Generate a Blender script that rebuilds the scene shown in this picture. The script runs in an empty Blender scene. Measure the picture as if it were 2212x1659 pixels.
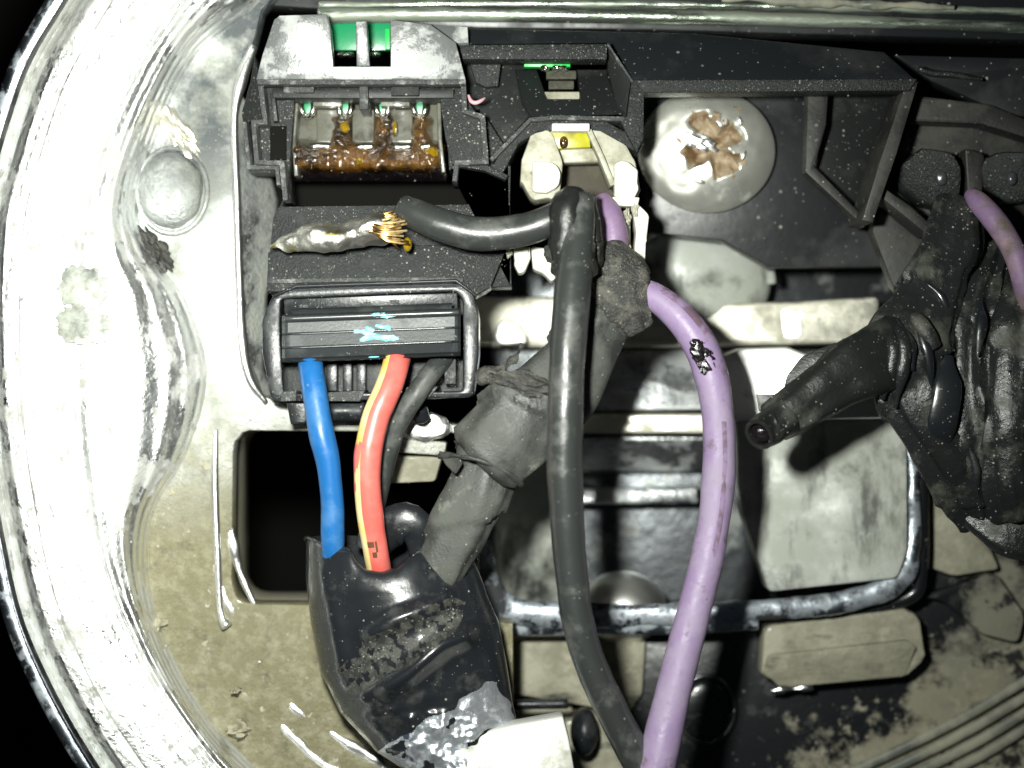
import bpy, bmesh, math, random
from mathutils import Vector, Matrix, noise
random.seed(7)
PI = math.pi
sc = bpy.context.scene
C = sc.collection
sc.unit_settings.scale_length = 0.01          # one unit is a centimetre

# ------------------------------------------------------------------ camera, light, exposure
D = 14.0                                       # lens height over the connector plane
K = 8.0 / 2212.0                               # cm per photo step on that plane
cam_d = bpy.data.cameras.new('camera')
cam = bpy.data.objects.new('camera', cam_d); C.objects.link(cam)
cam.location = (0, 0, D)
cam_d.sensor_width = 36.0
cam_d.lens = 36.0 * D / 8.0
cam_d.clip_start = 0.1; cam_d.clip_end = 200
cam_d.dof.use_dof = True
cam_d.dof.focus_distance = D - 0.15
cam_d.dof.aperture_fstop = 0.21
sc.camera = cam

w = bpy.data.worlds.new('World'); sc.world = w; w.use_nodes = True
bg = w.node_tree.nodes['Background']
bg.inputs['Color'].default_value = (0.75, 0.9, 1.0, 1); bg.inputs['Strength'].default_value = 0.012

FL = Vector((-0.95, 1.05, 9.0))                  # the phone's flash, up and to the left of the lens
ld = bpy.data.lights.new('flash', 'AREA'); ld.shape = 'DISK'; ld.size = 0.7
ld.energy = 820; ld.color = (0.97, 1.0, 0.92); ld.spread = math.radians(110)
lo = bpy.data.objects.new('flash', ld); C.objects.link(lo)
lo.location = FL
lo.rotation_euler = (Vector((-2.4, 0.5, 0)) - FL).to_track_quat('-Z', 'Y').to_euler()

sc.view_settings.view_transform = 'Standard'; sc.view_settings.look = 'None'
sc.view_settings.gamma = 1; sc.view_settings.exposure = 0.0
sc.cycles.max_bounces = 6

# ------------------------------------------------------------------ helpers
def P(px, py, z=0.0):
    s = K * (D - z) / D
    return Vector(((px - 1106) * s, -(py - 829.5) * s, z))

WL = {}
def thing(name, label, cat, px, py, z, group=None):
    o = bpy.data.objects.new(name, None); C.objects.link(o)
    o.empty_display_size = .2
    o.location = P(px, py, z); WL[o] = o.location.copy()
    o['label'] = label; o['category'] = cat
    if group: o['group'] = group
    return o

def tag(o, label, cat, group=None):
    o['label'] = label; o['category'] = cat
    if group: o['group'] = group
    return o

def link(name, me, m, parent=None, smooth=40):
    if isinstance(me, bmesh.types.BMesh):
        b = me; me = bpy.data.meshes.new(name); b.to_mesh(me); b.free()
    n = max(1, len(me.vertices))
    lo_ = Vector((1e9,) * 3); hi = Vector((-1e9,) * 3)
    for v in me.vertices:
        for i in range(3):
            lo_[i] = min(lo_[i], v.co[i]); hi[i] = max(hi[i], v.co[i])
    c = (lo_ + hi) / 2; c.z = lo_.z
    me.transform(Matrix.Translation(-c))
    o = bpy.data.objects.new(name, me); C.objects.link(o)
    if m: me.materials.clear(); me.materials.append(m)
    if parent is not None:
        o.parent = parent; o.location = c - WL[parent]
    else:
        o.location = c
    WL[o] = c
    me.shade_smooth()
    if smooth: me.set_sharp_from_angle(angle=math.radians(smooth))
    return o

def zfun(z):
    return z if callable(z) else (lambda px, py: z)

def facing(px, py, z0, amt=1.0):
    """plane through (px,py,z0) tilted so that it mirrors the flash into the lens"""
    p = P(px, py, z0)
    h = ((FL - p).normalized() + (cam.location - p).normalized()).normalized()
    a, b = -h.x / h.z * amt, -h.y / h.z * amt
    def f(x, y):
        q = P(x, y, z0)
        return z0 + a * (q.x - p.x) + b * (q.y - p.y)
    return f

def slope(px, py, z0, dx=0, dy=0):
    """plane: z0 at (px,py); dx, dy are cm per 100 steps to the right / down"""
    return lambda x, y: z0 + (x - px) / 100 * dx + (y - py) / 100 * dy

def rpoly(pts, r, n=4):
    out = []
    N = len(pts)
    for i in range(N):
        p0, p1, p2 = Vector(pts[i - 1]), Vector(pts[i]), Vector(pts[(i + 1) % N])
        a = (p0 - p1); b = (p2 - p1)
        rr = min(r, a.length * .48, b.length * .48)
        if rr < .5: out.append(tuple(p1)); continue
        a = p1 + a.normalized() * rr; b = p1 + b.normalized() * rr
        for k in range(n + 1):
            t = k / n
            q = a * (1 - t) ** 2 + p1 * 2 * t * (1 - t) + b * t * t
            out.append((q.x, q.y))
    return out

def rect(x0, y0, x1, y1): return [(x0, y0), (x1, y0), (x1, y1), (x0, y1)]

def ribbon(pts, wd):
    L, R = [], []
    pts = [Vector(p) for p in pts]
    for i, p in enumerate(pts):
        d1 = (p - pts[i - 1]).normalized() if i else None
        d2 = (pts[i + 1] - p).normalized() if i < len(pts) - 1 else None
        if d1 is None: n = Vector((-d2.y, d2.x)); s = 1
        elif d2 is None: n = Vector((-d1.y, d1.x)); s = 1
        else:
            n = Vector((-(d1 + d2).y, (d1 + d2).x)).normalized()
            s = 1 / max(.4, n.dot(Vector((-d1.y, d1.x))))
        L.append(p + n * wd / 2 * s); R.append(p - n * wd / 2 * s)
    return [(q.x, q.y) for q in L] + [(q.x, q.y) for q in reversed(R)]

def prism(name, outer, z, depth, m, parent=None, holes=(), bev=4, wob=0.0, smooth=35):
    """plate cut from the outline: front face at height z (number or plane), going down by depth"""
    f = zfun(z)
    cu = bpy.data.curves.new('c', 'CURVE'); cu.dimensions = '2D'; cu.fill_mode = 'BOTH'
    for poly in [outer] + list(holes):
        s = cu.splines.new('POLY'); s.points.add(len(poly) - 1); s.use_cyclic_u = True
        for i, (x, y) in enumerate(poly):
            if wob: 
                x += noise.noise((x * .05, y * .05, 1)) * wob; y += noise.noise((x * .05, y * .05, 9)) * wob
            s.points[i].co = (x, -y, 0, 1)
    b = bev
    dpx = depth / K
    cu.extrude = max(.01, dpx / 2 - b); cu.bevel_depth = b; cu.offset = -b; cu.bevel_resolution = 1
    o = bpy.data.objects.new('c', cu)
    me = bpy.data.meshes.new_from_object(o)
    bpy.data.objects.remove(o); bpy.data.curves.remove(cu)
    for v in me.vertices:
        px, py, dz = v.co.x, -v.co.y, (v.co.z - dpx / 2) * K
        zz = f(px, py)
        q = P(px, py, zz); q.z += dz
        v.co = q
    bm = bmesh.new(); bm.from_mesh(me); bpy.data.meshes.remove(me)
    bmesh.ops.remove_doubles(bm, verts=bm.verts, dist=1e-5)
    bmesh.ops.recalc_face_normals(bm, faces=bm.faces)
    return link(name, bm, m, parent, smooth)

def catmull(pts, step):
    pts = [Vector(p) for p in pts]
    if len(pts) == 2: pts = [pts[0], (pts[0] + pts[1]) / 2, pts[1]]
    ext = [pts[0] * 2 - pts[1]] + pts + [pts[-1] * 2 - pts[-2]]
    out = []
    for i in range(1, len(ext) - 2):
        p0, p1, p2, p3 = ext[i - 1:i + 3]
        n = max(2, int((p2.xyz - p1.xyz).length / step))
        for k in range(n):
            t = k / n
            q = .5 * ((2 * p1) + (p2 - p0) * t + (2 * p0 - 5 * p1 + 4 * p2 - p3) * t * t + (3 * p1 - p0 - 3 * p2 + p3) * t ** 3)
            out.append((q, i - 1 + t))
    out.append((pts[-1], len(pts) - 1.0))
    return out

def path_frames(pts, rad, step):
    ctrl = [P(*p) for p in pts]
    rr = rad if isinstance(rad, (list, tuple)) else [rad] * len(pts)
    sm = catmull(ctrl, step)
    res = []
    L = 0
    for i, (q, t) in enumerate(sm):
        a = sm[max(0, i - 1)][0]; b = sm[min(len(sm) - 1, i + 1)][0]
        d = (b - a).normalized()
        side = d.cross(Vector((0, 0, 1)))
        if side.length < .1: side = res[-1][2] if res else Vector((1, 0, 0))
        side.normalize(); up = side.cross(d).normalized()
        j = min(int(t), len(rr) - 2) if len(rr) > 1 else 0
        f = t - j
        f = f * f * (3 - 2 * f) if f < 1 else 1
        r = (rr[j] * (1 - f) + rr[j + 1] * f) * K
        if i: L += (q - sm[i - 1][0]).length
        res.append((q, d, side, up, r, L))
    return res

def tube(name, pts, rad, m, parent=None, seg=22, step=.035, flat=1.0, nz=None, wrap=None, open_end=False, folds=None, smooth=50, cut=0):
    fr = path_frames(pts, rad, step)
    bm = bmesh.new(); rings = []
    for (q, d, sd, up, r, L) in fr:
        ring = []
        for k in range(seg):
            a = 2 * PI * k / seg
            e = sd * math.cos(a) + up * math.sin(a) * flat
            g = r
            if wrap:                                    # stepped edge of spirally wound tape
                pitch, amp = wrap
                ph = (L / pitch + a / (2 * PI)) % 1.0
                g *= 1 + amp * (ph - .5)
            p = q + e * g
            if folds:
                amp, fq, sdn = folds
                g2 = (.5 - 1.6 * abs(noise.noise((math.cos(a) * fq + sdn + L * .25, math.sin(a) * fq, L * .55 + sdn)))) * amp
                p += e * g2
            if nz:
                amp, scl, sdn = nz
                p += e * (noise.fractal(p * scl + Vector((sdn, 0, 0)), 1.0, 2.0, 3) * amp)
            ring.append(bm.verts.new(p))
        rings.append(ring)
    for i in range(len(rings) - 1):
        for k in range(seg):
            k2 = (k + 1) % seg
            bm.faces.new((rings[i][k], rings[i][k2], rings[i + 1][k2], rings[i + 1][k]))
    if not open_end:
        for ri, fi, sgn in ((rings[0], fr[0], -1), (rings[-1], fr[-1], 1)):
            # a slightly rounded end
            c1 = [bm.verts.new(fi[0] + (v.co - fi[0]) * .8 + fi[1] * sgn * fi[4] * .18) for v in ri]
            for k in range(seg):
                k2 = (k + 1) % seg
                bm.faces.new((ri[k], ri[k2], c1[k2], c1[k]))
            bm.faces.new(c1)
    bmesh.ops.recalc_face_normals(bm, faces=bm.faces)
    if open_end:
        geo = bmesh.ops.solidify(bm, geom=bm.faces[:], thickness=.03)
        bmesh.ops.recalc_face_normals(bm, faces=bm.faces)
    return link(name, bm, m, parent, smooth)

def stripe(name, pts, rad, a0, a1, m, parent, t0=0, t1=1, proud=1.03, n=6):
    """printed or moulded stripe along a wire, a thin strip lying on the jacket"""
    fr = path_frames(pts, rad, .035)
    N = len(fr); i0, i1 = int(N * t0), max(int(N * t0) + 2, int(N * t1))
    bm = bmesh.new(); rows = []
    for (q, d, sd, up, r, L) in fr[i0:i1]:
        row = []
        for k in range(n + 1):
            a = math.radians(a0 + (a1 - a0) * k / n)
            row.append(bm.verts.new(q + (sd * math.cos(a) + up * math.sin(a)) * r * proud))
        rows.append(row)
    for i in range(len(rows) - 1):
        for k in range(n):
            bm.faces.new((rows[i][k], rows[i][k + 1], rows[i + 1][k + 1], rows[i + 1][k]))
    bmesh.ops.recalc_face_normals(bm, faces=bm.faces)
    bmesh.ops.solidify(bm, geom=bm.faces[:], thickness=.006)
    return link(name, bm, m, parent, 50)

def grid(name, fn, nu, nv, m, parent=None, keep=None, thick=0, smooth=60):
    bm = bmesh.new()
    V = [[bm.verts.new(fn(i / nu, j / nv)) for j in range(nv + 1)] for i in range(nu + 1)]
    for i in range(nu):
        for j in range(nv):
            if keep and not keep((i + .5) / nu, (j + .5) / nv): continue
            bm.faces.new((V[i][j], V[i + 1][j], V[i + 1][j + 1], V[i][j + 1]))
    bmesh.ops.delete(bm, geom=[v for v in bm.verts if not v.link_faces], context='VERTS')
    bm.normal_update()
    if bm.faces and sum(f.normal.z for f in bm.faces) < 0:
        bmesh.ops.reverse_faces(bm, faces=bm.faces[:])
    if thick:
        bmesh.ops.solidify(bm, geom=bm.faces[:], thickness=thick)
    return link(name, bm, m, parent, smooth)

def blob(name, px, py, z, rx, ry, rz, m, parent=None, nz=(.0, 1, 0), sub=4, half=False, smooth=60, rot=0, power=1.0):
    bm = bmesh.new()
    bmesh.ops.create_icosphere(bm, subdivisions=sub, radius=1)
    c = P(px, py, z); s = K * (D - z) / D
    ca, sa = math.cos(rot), math.sin(rot)
    if half:
        bmesh.ops.delete(bm, geom=[v for v in bm.verts if v.co.z < -.35], context='VERTS')
    for v in bm.verts:
        d = v.co.copy()
        k = 1 + noise.fractal(d * nz[1] + Vector((nz[2], 0, 0)), 1, 2, 3) * nz[0]
        x, y = d.x * rx * s * k, d.y * ry * s * k
        v.co = c + Vector((x * ca - y * sa, x * sa + y * ca, (abs(d.z) ** power) * (1 if d.z > 0 else -1) * rz * k))
    return link(name, bm, m, parent, smooth)

# ------------------------------------------------------------------ materials
def material(name, base, rough=.4, metal=0.0, dust=None, specks=0.0, speck_scale=20, bump=None, coat=0.0, vary=None,
             dirt=None, scratch=0.0, spec=.5, trans=0.0, rough_var=.0, sss=0, dust_rough=.85):
    m = bpy.data.materials.new(name); m.use_nodes = True
    nt = m.node_tree; N, Lk = nt.nodes, nt.links
    b = N['Principled BSDF']
    geo = N.new('ShaderNodeNewGeometry')
    pos = geo.outputs['Position']
    def mixc(fac, a, bb):
        x = N.new('ShaderNodeMix'); x.data_type = 'RGBA'
        for s, v in ((x.inputs['Factor'], fac), (x.inputs['A'], a), (x.inputs['B'], bb)):
            if hasattr(v, 'links'): Lk.new(v, s)
            else: s.default_value = v if isinstance(v, (int, float)) else (*v, 1)
        return x.outputs['Result']
    def mixf(fac, a, bb):
        x = N.new('ShaderNodeMix'); x.data_type = 'FLOAT'
        for s, v in ((x.inputs['Factor'], fac), (x.inputs['A'], a), (x.inputs['B'], bb)):
            if hasattr(v, 'links'): Lk.new(v, s)
            else: s.default_value = v
        return x.outputs['Result']
    def nse(scale, detail=6, rough_=.6, stretch=None, seed=0.0):
        n = N.new('ShaderNodeTexNoise'); n.inputs['Scale'].default_value = scale
        n.inputs['Detail'].default_value = detail; n.inputs['Roughness'].default_value = rough_
        mp = N.new('ShaderNodeMapping'); mp.inputs['Location'].default_value = (seed, seed * .7, 0)
        if stretch: mp.inputs['Scale'].default_value = stretch
        Lk.new(pos, mp.inputs['Vector']); Lk.new(mp.outputs['Vector'], n.inputs['Vector'])
        return n.outputs['Fac']
    def ramp(v, lo_, hi):
        r = N.new('ShaderNodeMapRange'); r.inputs['From Min'].default_value = lo_; r.inputs['From Max'].default_value = hi
        Lk.new(v, r.inputs['Value']); return r.outputs['Result']
    def mul(a, bb):
        x = N.new('ShaderNodeMath'); x.operation = 'MULTIPLY'
        for s, v in ((x.inputs[0], a), (x.inputs[1], bb)):
            if hasattr(v, 'links'): Lk.new(v, s)
            else: s.default_value = v
        return x.outputs[0]
    col = base; ro = rough; me = metal
    if vary:                                             # (second colour, scale, lo, hi)
        col = mixc(ramp(nse(vary[1], 5, .6, seed=3.3), vary[2], vary[3]), base, vary[0])
    if rough_var:
        ro = mixf(ramp(nse(2.2, 8, .65, seed=1.7), .35, .68), max(.05, rough - rough_var), rough + rough_var)
    if dust:                                             # (colour, scale, lo, hi)
        layers = dust if isinstance(dust, list) else [dust]
        for i, dd in enumerate(layers):
            nv = nse(dd[1], 9, .66, seed=5.1 + i * 3.7, stretch=dd[4] if len(dd) > 4 else None)
            if len(dd) > 5 and len(dd[5]) == 4:          # mud that thickens along a direction (ax, ay, from, to)
                ax, ay, t0, t1 = dd[5]
                sx = N.new('ShaderNodeSeparateXYZ'); Lk.new(pos, sx.inputs[0])
                t = N.new('ShaderNodeMath'); t.operation = 'MULTIPLY_ADD'
                Lk.new(sx.outputs[0], t.inputs[0]); t.inputs[1].default_value = ax; Lk.new(mul(sx.outputs[1], ay), t.inputs[2])
                ad = N.new('ShaderNodeMath'); ad.operation = 'MULTIPLY_ADD'
                Lk.new(ramp(t.outputs[0], t0, t1), ad.inputs[0]); ad.inputs[1].default_value = .35; Lk.new(nv, ad.inputs[2])
                nv = ad.outputs[0]
            f = ramp(nv, dd[2], dd[3])
            if len(dd) > 5 and len(dd[5]) == 2:                              # settled lower down in the bowl
                sx = N.new('ShaderNodeSeparateXYZ'); Lk.new(pos, sx.inputs[0])
                f = mul(f, ramp(sx.outputs[1], dd[5][0], dd[5][1]))
            col = mixc(f, col, dd[0]); ro = mixf(f, ro, dust_rough); me = mixf(f, me, 0.0)
    if specks:
        for si, sc_ in enumerate((speck_scale, speck_scale * 2.1)):
            v = N.new('ShaderNodeTexVoronoi'); v.inputs['Scale'].default_value = sc_
            Lk.new(pos, v.inputs['Vector'])
            sp = N.new('ShaderNodeSeparateColor'); Lk.new(v.outputs['Color'], sp.inputs[0])
            f = ramp(v.outputs['Distance'], .26, .14)
            f = mul(f, ramp(sp.outputs[0], 1 - specks, 1 - specks + .02))
            f = mul(f, ramp(nse(2.0, 5, .6, seed=8.0 + si), .42, .60))
            col = mixc(f, col, (.34, .33, .29)); ro = mixf(f, ro, .7); me = mixf(f, me, 0.0)
    for s, v in ((b.inputs['Base Color'], col), (b.inputs['Roughness'], ro), (b.inputs['Metallic'], me)):
        if hasattr(v, 'links'): Lk.new(v, s)
        else: s.default_value = v if isinstance(v, (int, float)) else (*v, 1)
    b.inputs['Specular IOR Level'].default_value = spec
    b.inputs['Coat Weight'].default_value = coat; b.inputs['Coat Roughness'].default_value = .12
    if trans: b.inputs['Transmission Weight'].default_value = trans
    if sss:
        b.inputs['Subsurface Weight'].default_value = sss; b.inputs['Subsurface Radius'].default_value = (.08, .08, .06)
        b.inputs['Subsurface Scale'].default_value = .6
    if bump:
        bl = bump if isinstance(bump, list) else [bump]
        prev = None
        for i, (scale, strength, *st) in enumerate(bl):
            bn = N.new('ShaderNodeBump'); bn.inputs['Strength'].default_value = strength; bn.inputs['Distance'].default_value = .02
            Lk.new(nse(scale, 8, .62, seed=i * 2.1, stretch=st[0] if st else None), bn.inputs['Height'])
            if prev: Lk.new(prev, bn.inputs['Normal'])
            prev = bn.outputs['Normal']
        Lk.new(prev, b.inputs['Normal'])
    return m

DUST = (.36, .34, .27); TAN = (.33, .31, .22); GREYD = (.40, .41, .38)
M = {}
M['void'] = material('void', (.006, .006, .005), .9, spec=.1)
M['rim_chrome'] = material('rim_chrome', (.90, .91, .90), .38, 1.0, dust=[((.50, .505, .48), 2.0, .50, .58), ((.36, .365, .34), 7, .57, .64), ((.10, .10, .09), 2.0, .67, .75)], bump=[(6, .35), (22, .7)], rough_var=.12, coat=.7, dust_rough=.45)
M['panel'] = material('panel', (.62, .64, .63), .40, 1.0, dust=[((.29, .30, .265), 1.4, .43, .60), ((.05, .055, .05), 2.6, .62, .72), ((.175, .16, .09), 1.5, .10, .36, (1, 1, 1), (.0, -1.3)), ((.28, .265, .18), 9.0, .46, .70, (1, 1, 1), (.2, -1.1)), ((.06, .055, .04), 4.5, .56, .76, (1, 1, 1), (.2, -1.1)), ((.075, .085, .09), 1.8, .38, .54, (1, 1, 1), (1.2, 2.0))], bump=[(6, .7), (26, .9)], specks=.16, rough_var=.08, dust_rough=.6, coat=.25)
M['tan_floor'] = material('tan_floor', (.40, .40, .36), .5, .4, dust=[(TAN, 1.8, .28, .5), ((.48, .46, .37), 5.5, .58, .70), ((.10, .095, .07), 4.2, .66, .76)], bump=[(5, .3), (26, .3)])
M['clean_chrome'] = material('clean_chrome', (.88, .89, .90), .30, 1.0, bump=[(5, .12), (22, .15)], rough_var=.08, dust=(GREYD, 3, .62, .75))
M['lip'] = material('lip', (.92, .92, .90), .36, 1.0, bump=[(6, .15), (26, .2)], dust=(GREYD, 3, .64, .74))
M['bright_chrome'] = material('bright_chrome', (.93, .93, .90), .42, 1.0, bump=[(4, .1)], dust=((.55, .54, .48), 2.5, .64, .72))
M['blue_chrome'] = material('blue_chrome', (.62, .68, .76), .3, 1.0, bump=[(6, .3)], rough_var=.1, dust=((.28, .31, .33), 4, .50, .66))
M['milky'] = material('milky', (.62, .64, .61), .43, .6, dust=[((.40, .42, .37), 1.3, .36, .60), ((.03, .032, .03), .75, .53, .64), ((.13, .135, .125), 1.9, .54, .68, (1.6, .55, 1)), ((.50, .51, .47), 7, .60, .72)], bump=[(3, .2), (12, .1)])
M['smoky'] = material('smoky', (.55, .57, .58), .26, 1.0, dust=[((.27, .285, .28), 2.0, .46, .64, (1, 2.2, 1)), ((.02, .021, .024), 1.8, .56, .68)], bump=[(3, .4), (9, .3)], dust_rough=.5)
M['cream'] = material('cream', (.72, .70, .60), .36, .75, dust=((.45, .44, .35), 2.5, .48, .65), bump=[(4, .3)], rough_var=.1)
M['cream_block'] = material('cream_block', (.33, .315, .24), .55, dust=[((.22, .21, .155), 3, .4, .6), ((.38, .36, .28), 7, .56, .68), ((.035, .033, .028), 2.2, .56, .68, (.7, 1.8, 1))], bump=[(8, .5), (24, .5)], coat=.1)
M['plastic'] = material('plastic', (.016, .018, .018), .42, specks=.16, bump=[(60, .2), (9, .15)], dust=((.05, .05, .046), 2.5, .52, .78), spec=.3)
M['plastic_dusty'] = material('plastic_dusty', (.015, .017, .017), .42, specks=.55, speck_scale=28, bump=[(50, .6), (10, .2)], dust=((.055, .056, .053), 5, .54, .76), spec=.3)
M['plastic_edge'] = material('plastic_edge', (.05, .053, .053), .36, specks=.6, speck_scale=28, bump=[(45, .9)], dust=((.26, .265, .26), 9, .54, .68))
M['hood_top'] = material('hood_top', (.11, .115, .115), .27, dust=[((.44, .45, .44), 3.0, .50, .62)], bump=[(6, .10), (26, .12)], specks=.1, spec=1.0)
M['gloss_black'] = material('gloss_black', (.012, .014, .016), .30, specks=.12, speck_scale=28, bump=[(34, .12)], dust=((.05, .053, .055), 3, .55, .8), spec=.35)
M['satin'] = material('satin', (.026, .030, .032), .34, bump=[(40, .06)], specks=.04, dust=((.07, .08, .08), 2.5, .5, .8))
M['edge_gloss'] = material('edge_gloss', (.05, .055, .06), .28, spec=1.0)
M['slate'] = material('slate', (.014, .016, .018), .34, specks=.10, speck_scale=16, bump=[(12, .1)], dust=((.04, .044, .044), 1.2, .5, .8), spec=.4)
M['dim_plastic'] = material('dim_plastic', (.018, .018, .017), .55, specks=.12, speck_scale=14, dust=((.075, .075, .06), 2.2, .48, .75), bump=[(14, .3)])
M['rail'] = material('rail', (.42, .48, .40), .25, .9, dust=((.17, .18, .14), 3, .46, .72, (.3, 2, 1)), bump=[(14, .5, (.4, 1, 1))], specks=.1)
M['white'] = material('white', (.74, .73, .66), .38, dust=[((.40, .38, .30), 4, .54, .70)], bump=[(10, .15)], sss=.2)
M['white_dirty'] = material('white_dirty', (.46, .45, .36), .5, dust=[((.22, .20, .14), 4, .45, .65), ((.05, .05, .04), 7, .62, .72)], bump=[(14, .3)])
M['yellow'] = material('yellow', (.42, .40, .012), .3, vary=((.26, .23, .02), 6, .45, .65), sss=.15)
M['pcb'] = material('pcb', (.012, .25, .10), .3, bump=[(12, .1)], coat=.4)
M['pcb_bright'] = material('pcb_bright', (.01, .55, .08), .35)
M['tin'] = material('tin', (.80, .79, .72), .2, 1.0, bump=[(18, .4)])
M['carrier'] = material('carrier', (.12, .12, .095), .28, dust=((.055, .052, .04), 6, .42, .62), bump=[(12, .3)], coat=.4)
M['resin'] = material('resin', (.17, .075, .009), .12, vary=((.025, .010, .001), 4.5, .42, .56), bump=[(9, .8), (24, .6)], coat=.8, spec=.8, trans=.4)
M['amber'] = material('amber', (.40, .26, .01), .12, vary=((.2, .11, .0), 8, .45, .65), coat=.6, trans=.4)
M['solder'] = material('solder', (.92, .90, .82), .36, 1.0, bump=[(6, .6), (16, .4)], rough_var=.1, vary=((.60, .52, .16), 4, .56, .66))
M['copper'] = material('copper', (.50, .31, .11), .35, 1.0, dust=((.30, .24, .12), 8, .5, .65))
M['wire_black'] = material('wire_black', (.035, .038, .037), .36, bump=[(28, .10)], dust=((.12, .125, .115), 3, .48, .75), specks=.07, speck_scale=22)
M['wire_grey'] = material('wire_grey', (.034, .037, .036), .30, bump=[(28, .10)], dust=((.11, .115, .105), 3, .50, .75), specks=.05, speck_scale=24, spec=.8)
M['blue'] = material('blue', (.012, .115, .34), .34, bump=[(20, .08)], specks=.03, dust=((.06, .19, .40), 3, .50, .8))
M['red'] = material('red', (.70, .12, .10), .36, bump=[(20, .06)], vary=((.76, .18, .15), 4, .4, .65))
M['stripe'] = material('stripe', (.80, .56, .12), .36, vary=((.82, .70, .42), 3, .4, .6))
M['ink'] = material('ink', (.12, .05, .02), .6)
M['purple'] = material('purple', (.30, .215, .375), .38, bump=[(24, .2), (4, .2)], dust=[((.35, .29, .39), 2.2, .45, .7), ((.17, .12, .15), 5.5, .58, .70), ((.10, .075, .07), 14, .66, .72)], specks=.05, speck_scale=26)
M['purple_dirty'] = material('purple_dirty', (.24, .155, .28), .45, bump=[(24, .2)], dust=[((.12, .095, .065), 3, .46, .66), ((.30, .21, .25), 5, .5, .7)])
M['brown_streak'] = material('brown_streak', (.17, .11, .15), .5, dust=((.28, .20, .33), 7, .44, .56))
M['burnt'] = material('burnt', (.010, .007, .009), .2, bump=[(8, .5)], coat=.6, specks=.1, speck_scale=26)  # burn spots; also the painted shade strip under the resin
M['tape'] = material('tape', (.015, .016, .015), .34, bump=[(8, .4), (40, .2)], dust=[((.08, .08, .07), 2.2, .52, .72)], specks=.08, speck_scale=26)
M['tape_dusty'] = material('tape_dusty', (.032, .034, .032), .40, bump=[(10, .3), (40, .25)], dust=[((.085, .09, .08), 2.0, .42, .64), ((.24, .24, .20), 2.4, .60, .72)], specks=.1, speck_scale=26)
M['tape_gritty'] = material('tape_gritty', (.040, .040, .037), .36, bump=[(50, .9), (9, .3)], specks=.45, speck_scale=30, dust=((.13, .125, .105), 9, .48, .66))
M['tape_old'] = material('tape_old', (.017, .019, .019), .27, bump=[(5, .5), (22, .4)], dust=[((.075, .075, .058), 3.4, .50, .70)], specks=.12, speck_scale=26, spec=.7)
M['vinyl'] = material('vinyl', (.013, .015, .018), .27, bump=[(3, .2), (50, .05)], specks=.06, speck_scale=24, coat=.35, spec=.7, dust=((.05, .05, .045), 3.5, .56, .78))
M['cyan'] = material('cyan', (.16, .62, .75), .5, vary=((.40, .75, .80), 14, .45, .6))
M['screw'] = material('screw', (.88, .88, .80), .40, .8, dust=[((.42, .44, .36), 1.8, .54, .74)], bump=[(4, .12)], rough_var=.06, coat=.5)
M['rust'] = material('rust', (.17, .10, .045), .5, vary=((.42, .33, .22), 7, .40, .6), bump=[(14, .7)], specks=.1)
M['rear'] = material('rear', (.010, .011, .013), .27, specks=.06, speck_scale=16, bump=[(8, .2), (3, .2)], coat=.3, dust_rough=.8, dust=[((.25, .235, .17), 1.7, .66, .74, (1, 1, 1), (.5, -.85, 3.4, 4.7)), ((.20, .195, .15), 2.6, .72, .86, (1, 1, 1), (1.0, -.2, 3.4, 4.6)), ((.31, .29, .22), 8, .68, .78, (1, 1, 1), (.5, -.85, 3.4, 5.2)), ((.012, .012, .012), 3.2, .58, .64)])
M['mud'] = material('mud', (.33, .31, .23), .85, vary=((.40, .38, .29), 2, .4, .6), bump=[(12, .3)])
M['mud_strip'] = material('mud_strip', (.12, .13, .11), .4, dust=[((.33, .32, .25), 2, .42, .6)], bump=[(9, .2)])
M['tape_sheen'] = material('tape_sheen', (.80, .84, .90), .40, .9, dust=[((.02, .028, .05), 3.4, .56, .62)], bump=[(5, .6), (18, .4)])  # pale colour for the flash sheen painted on the sleeve
M['film'] = material('film', (.030, .031, .029), .42, specks=.5, speck_scale=32, bump=[(60, .3)], dust=((.075, .075, .064), 12, .46, .62))
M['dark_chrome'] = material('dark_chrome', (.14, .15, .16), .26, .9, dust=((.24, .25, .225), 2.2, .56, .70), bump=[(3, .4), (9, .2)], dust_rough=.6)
M['frame_chrome'] = material('frame_chrome', (.60, .66, .74), .3, 1.0, bump=[(6, .3)], rough_var=.1, dust=[((.26, .28, .29), 4, .52, .66), ((.02, .022, .025), 1.1, .47, .56)])
M['brown_dull'] = material('brown_dull', (.05, .042, .028), .7, dust=((.10, .09, .06), 4, .45, .7), bump=[(12, .4)])
M['pink'] = material('pink', (.66, .36, .40), .6)
M['plate'] = material('plate', (.62, .62, .58), .5, .35, dust=[((.34, .335, .29), 2.4, .50, .66)], bump=[(6, .4)])
M['grit'] = material('grit', (.22, .215, .185), .6)

# ------------------------------------------------------------------ backdrop
def back_plane():
    bm = bmesh.new()
    for x, y in ((-40, -40), (40, -40), (40, 40), (-40, 40)): bm.verts.new((x, y, -9))
    bm.faces.new(bm.verts)
    o = link('dark_background', bm, M['void'], None, 0); o['kind'] = 'structure'
back_plane()

# ------------------------------------------------------------------ lamp housing: rim, panels, recess
HX, HY = 1325, 725
housing = thing('lamp_housing', 'round chrome-plated lamp housing with blown-out dusty rim, open at the back', 'housing', 1100, 830, -3.2)

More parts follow.
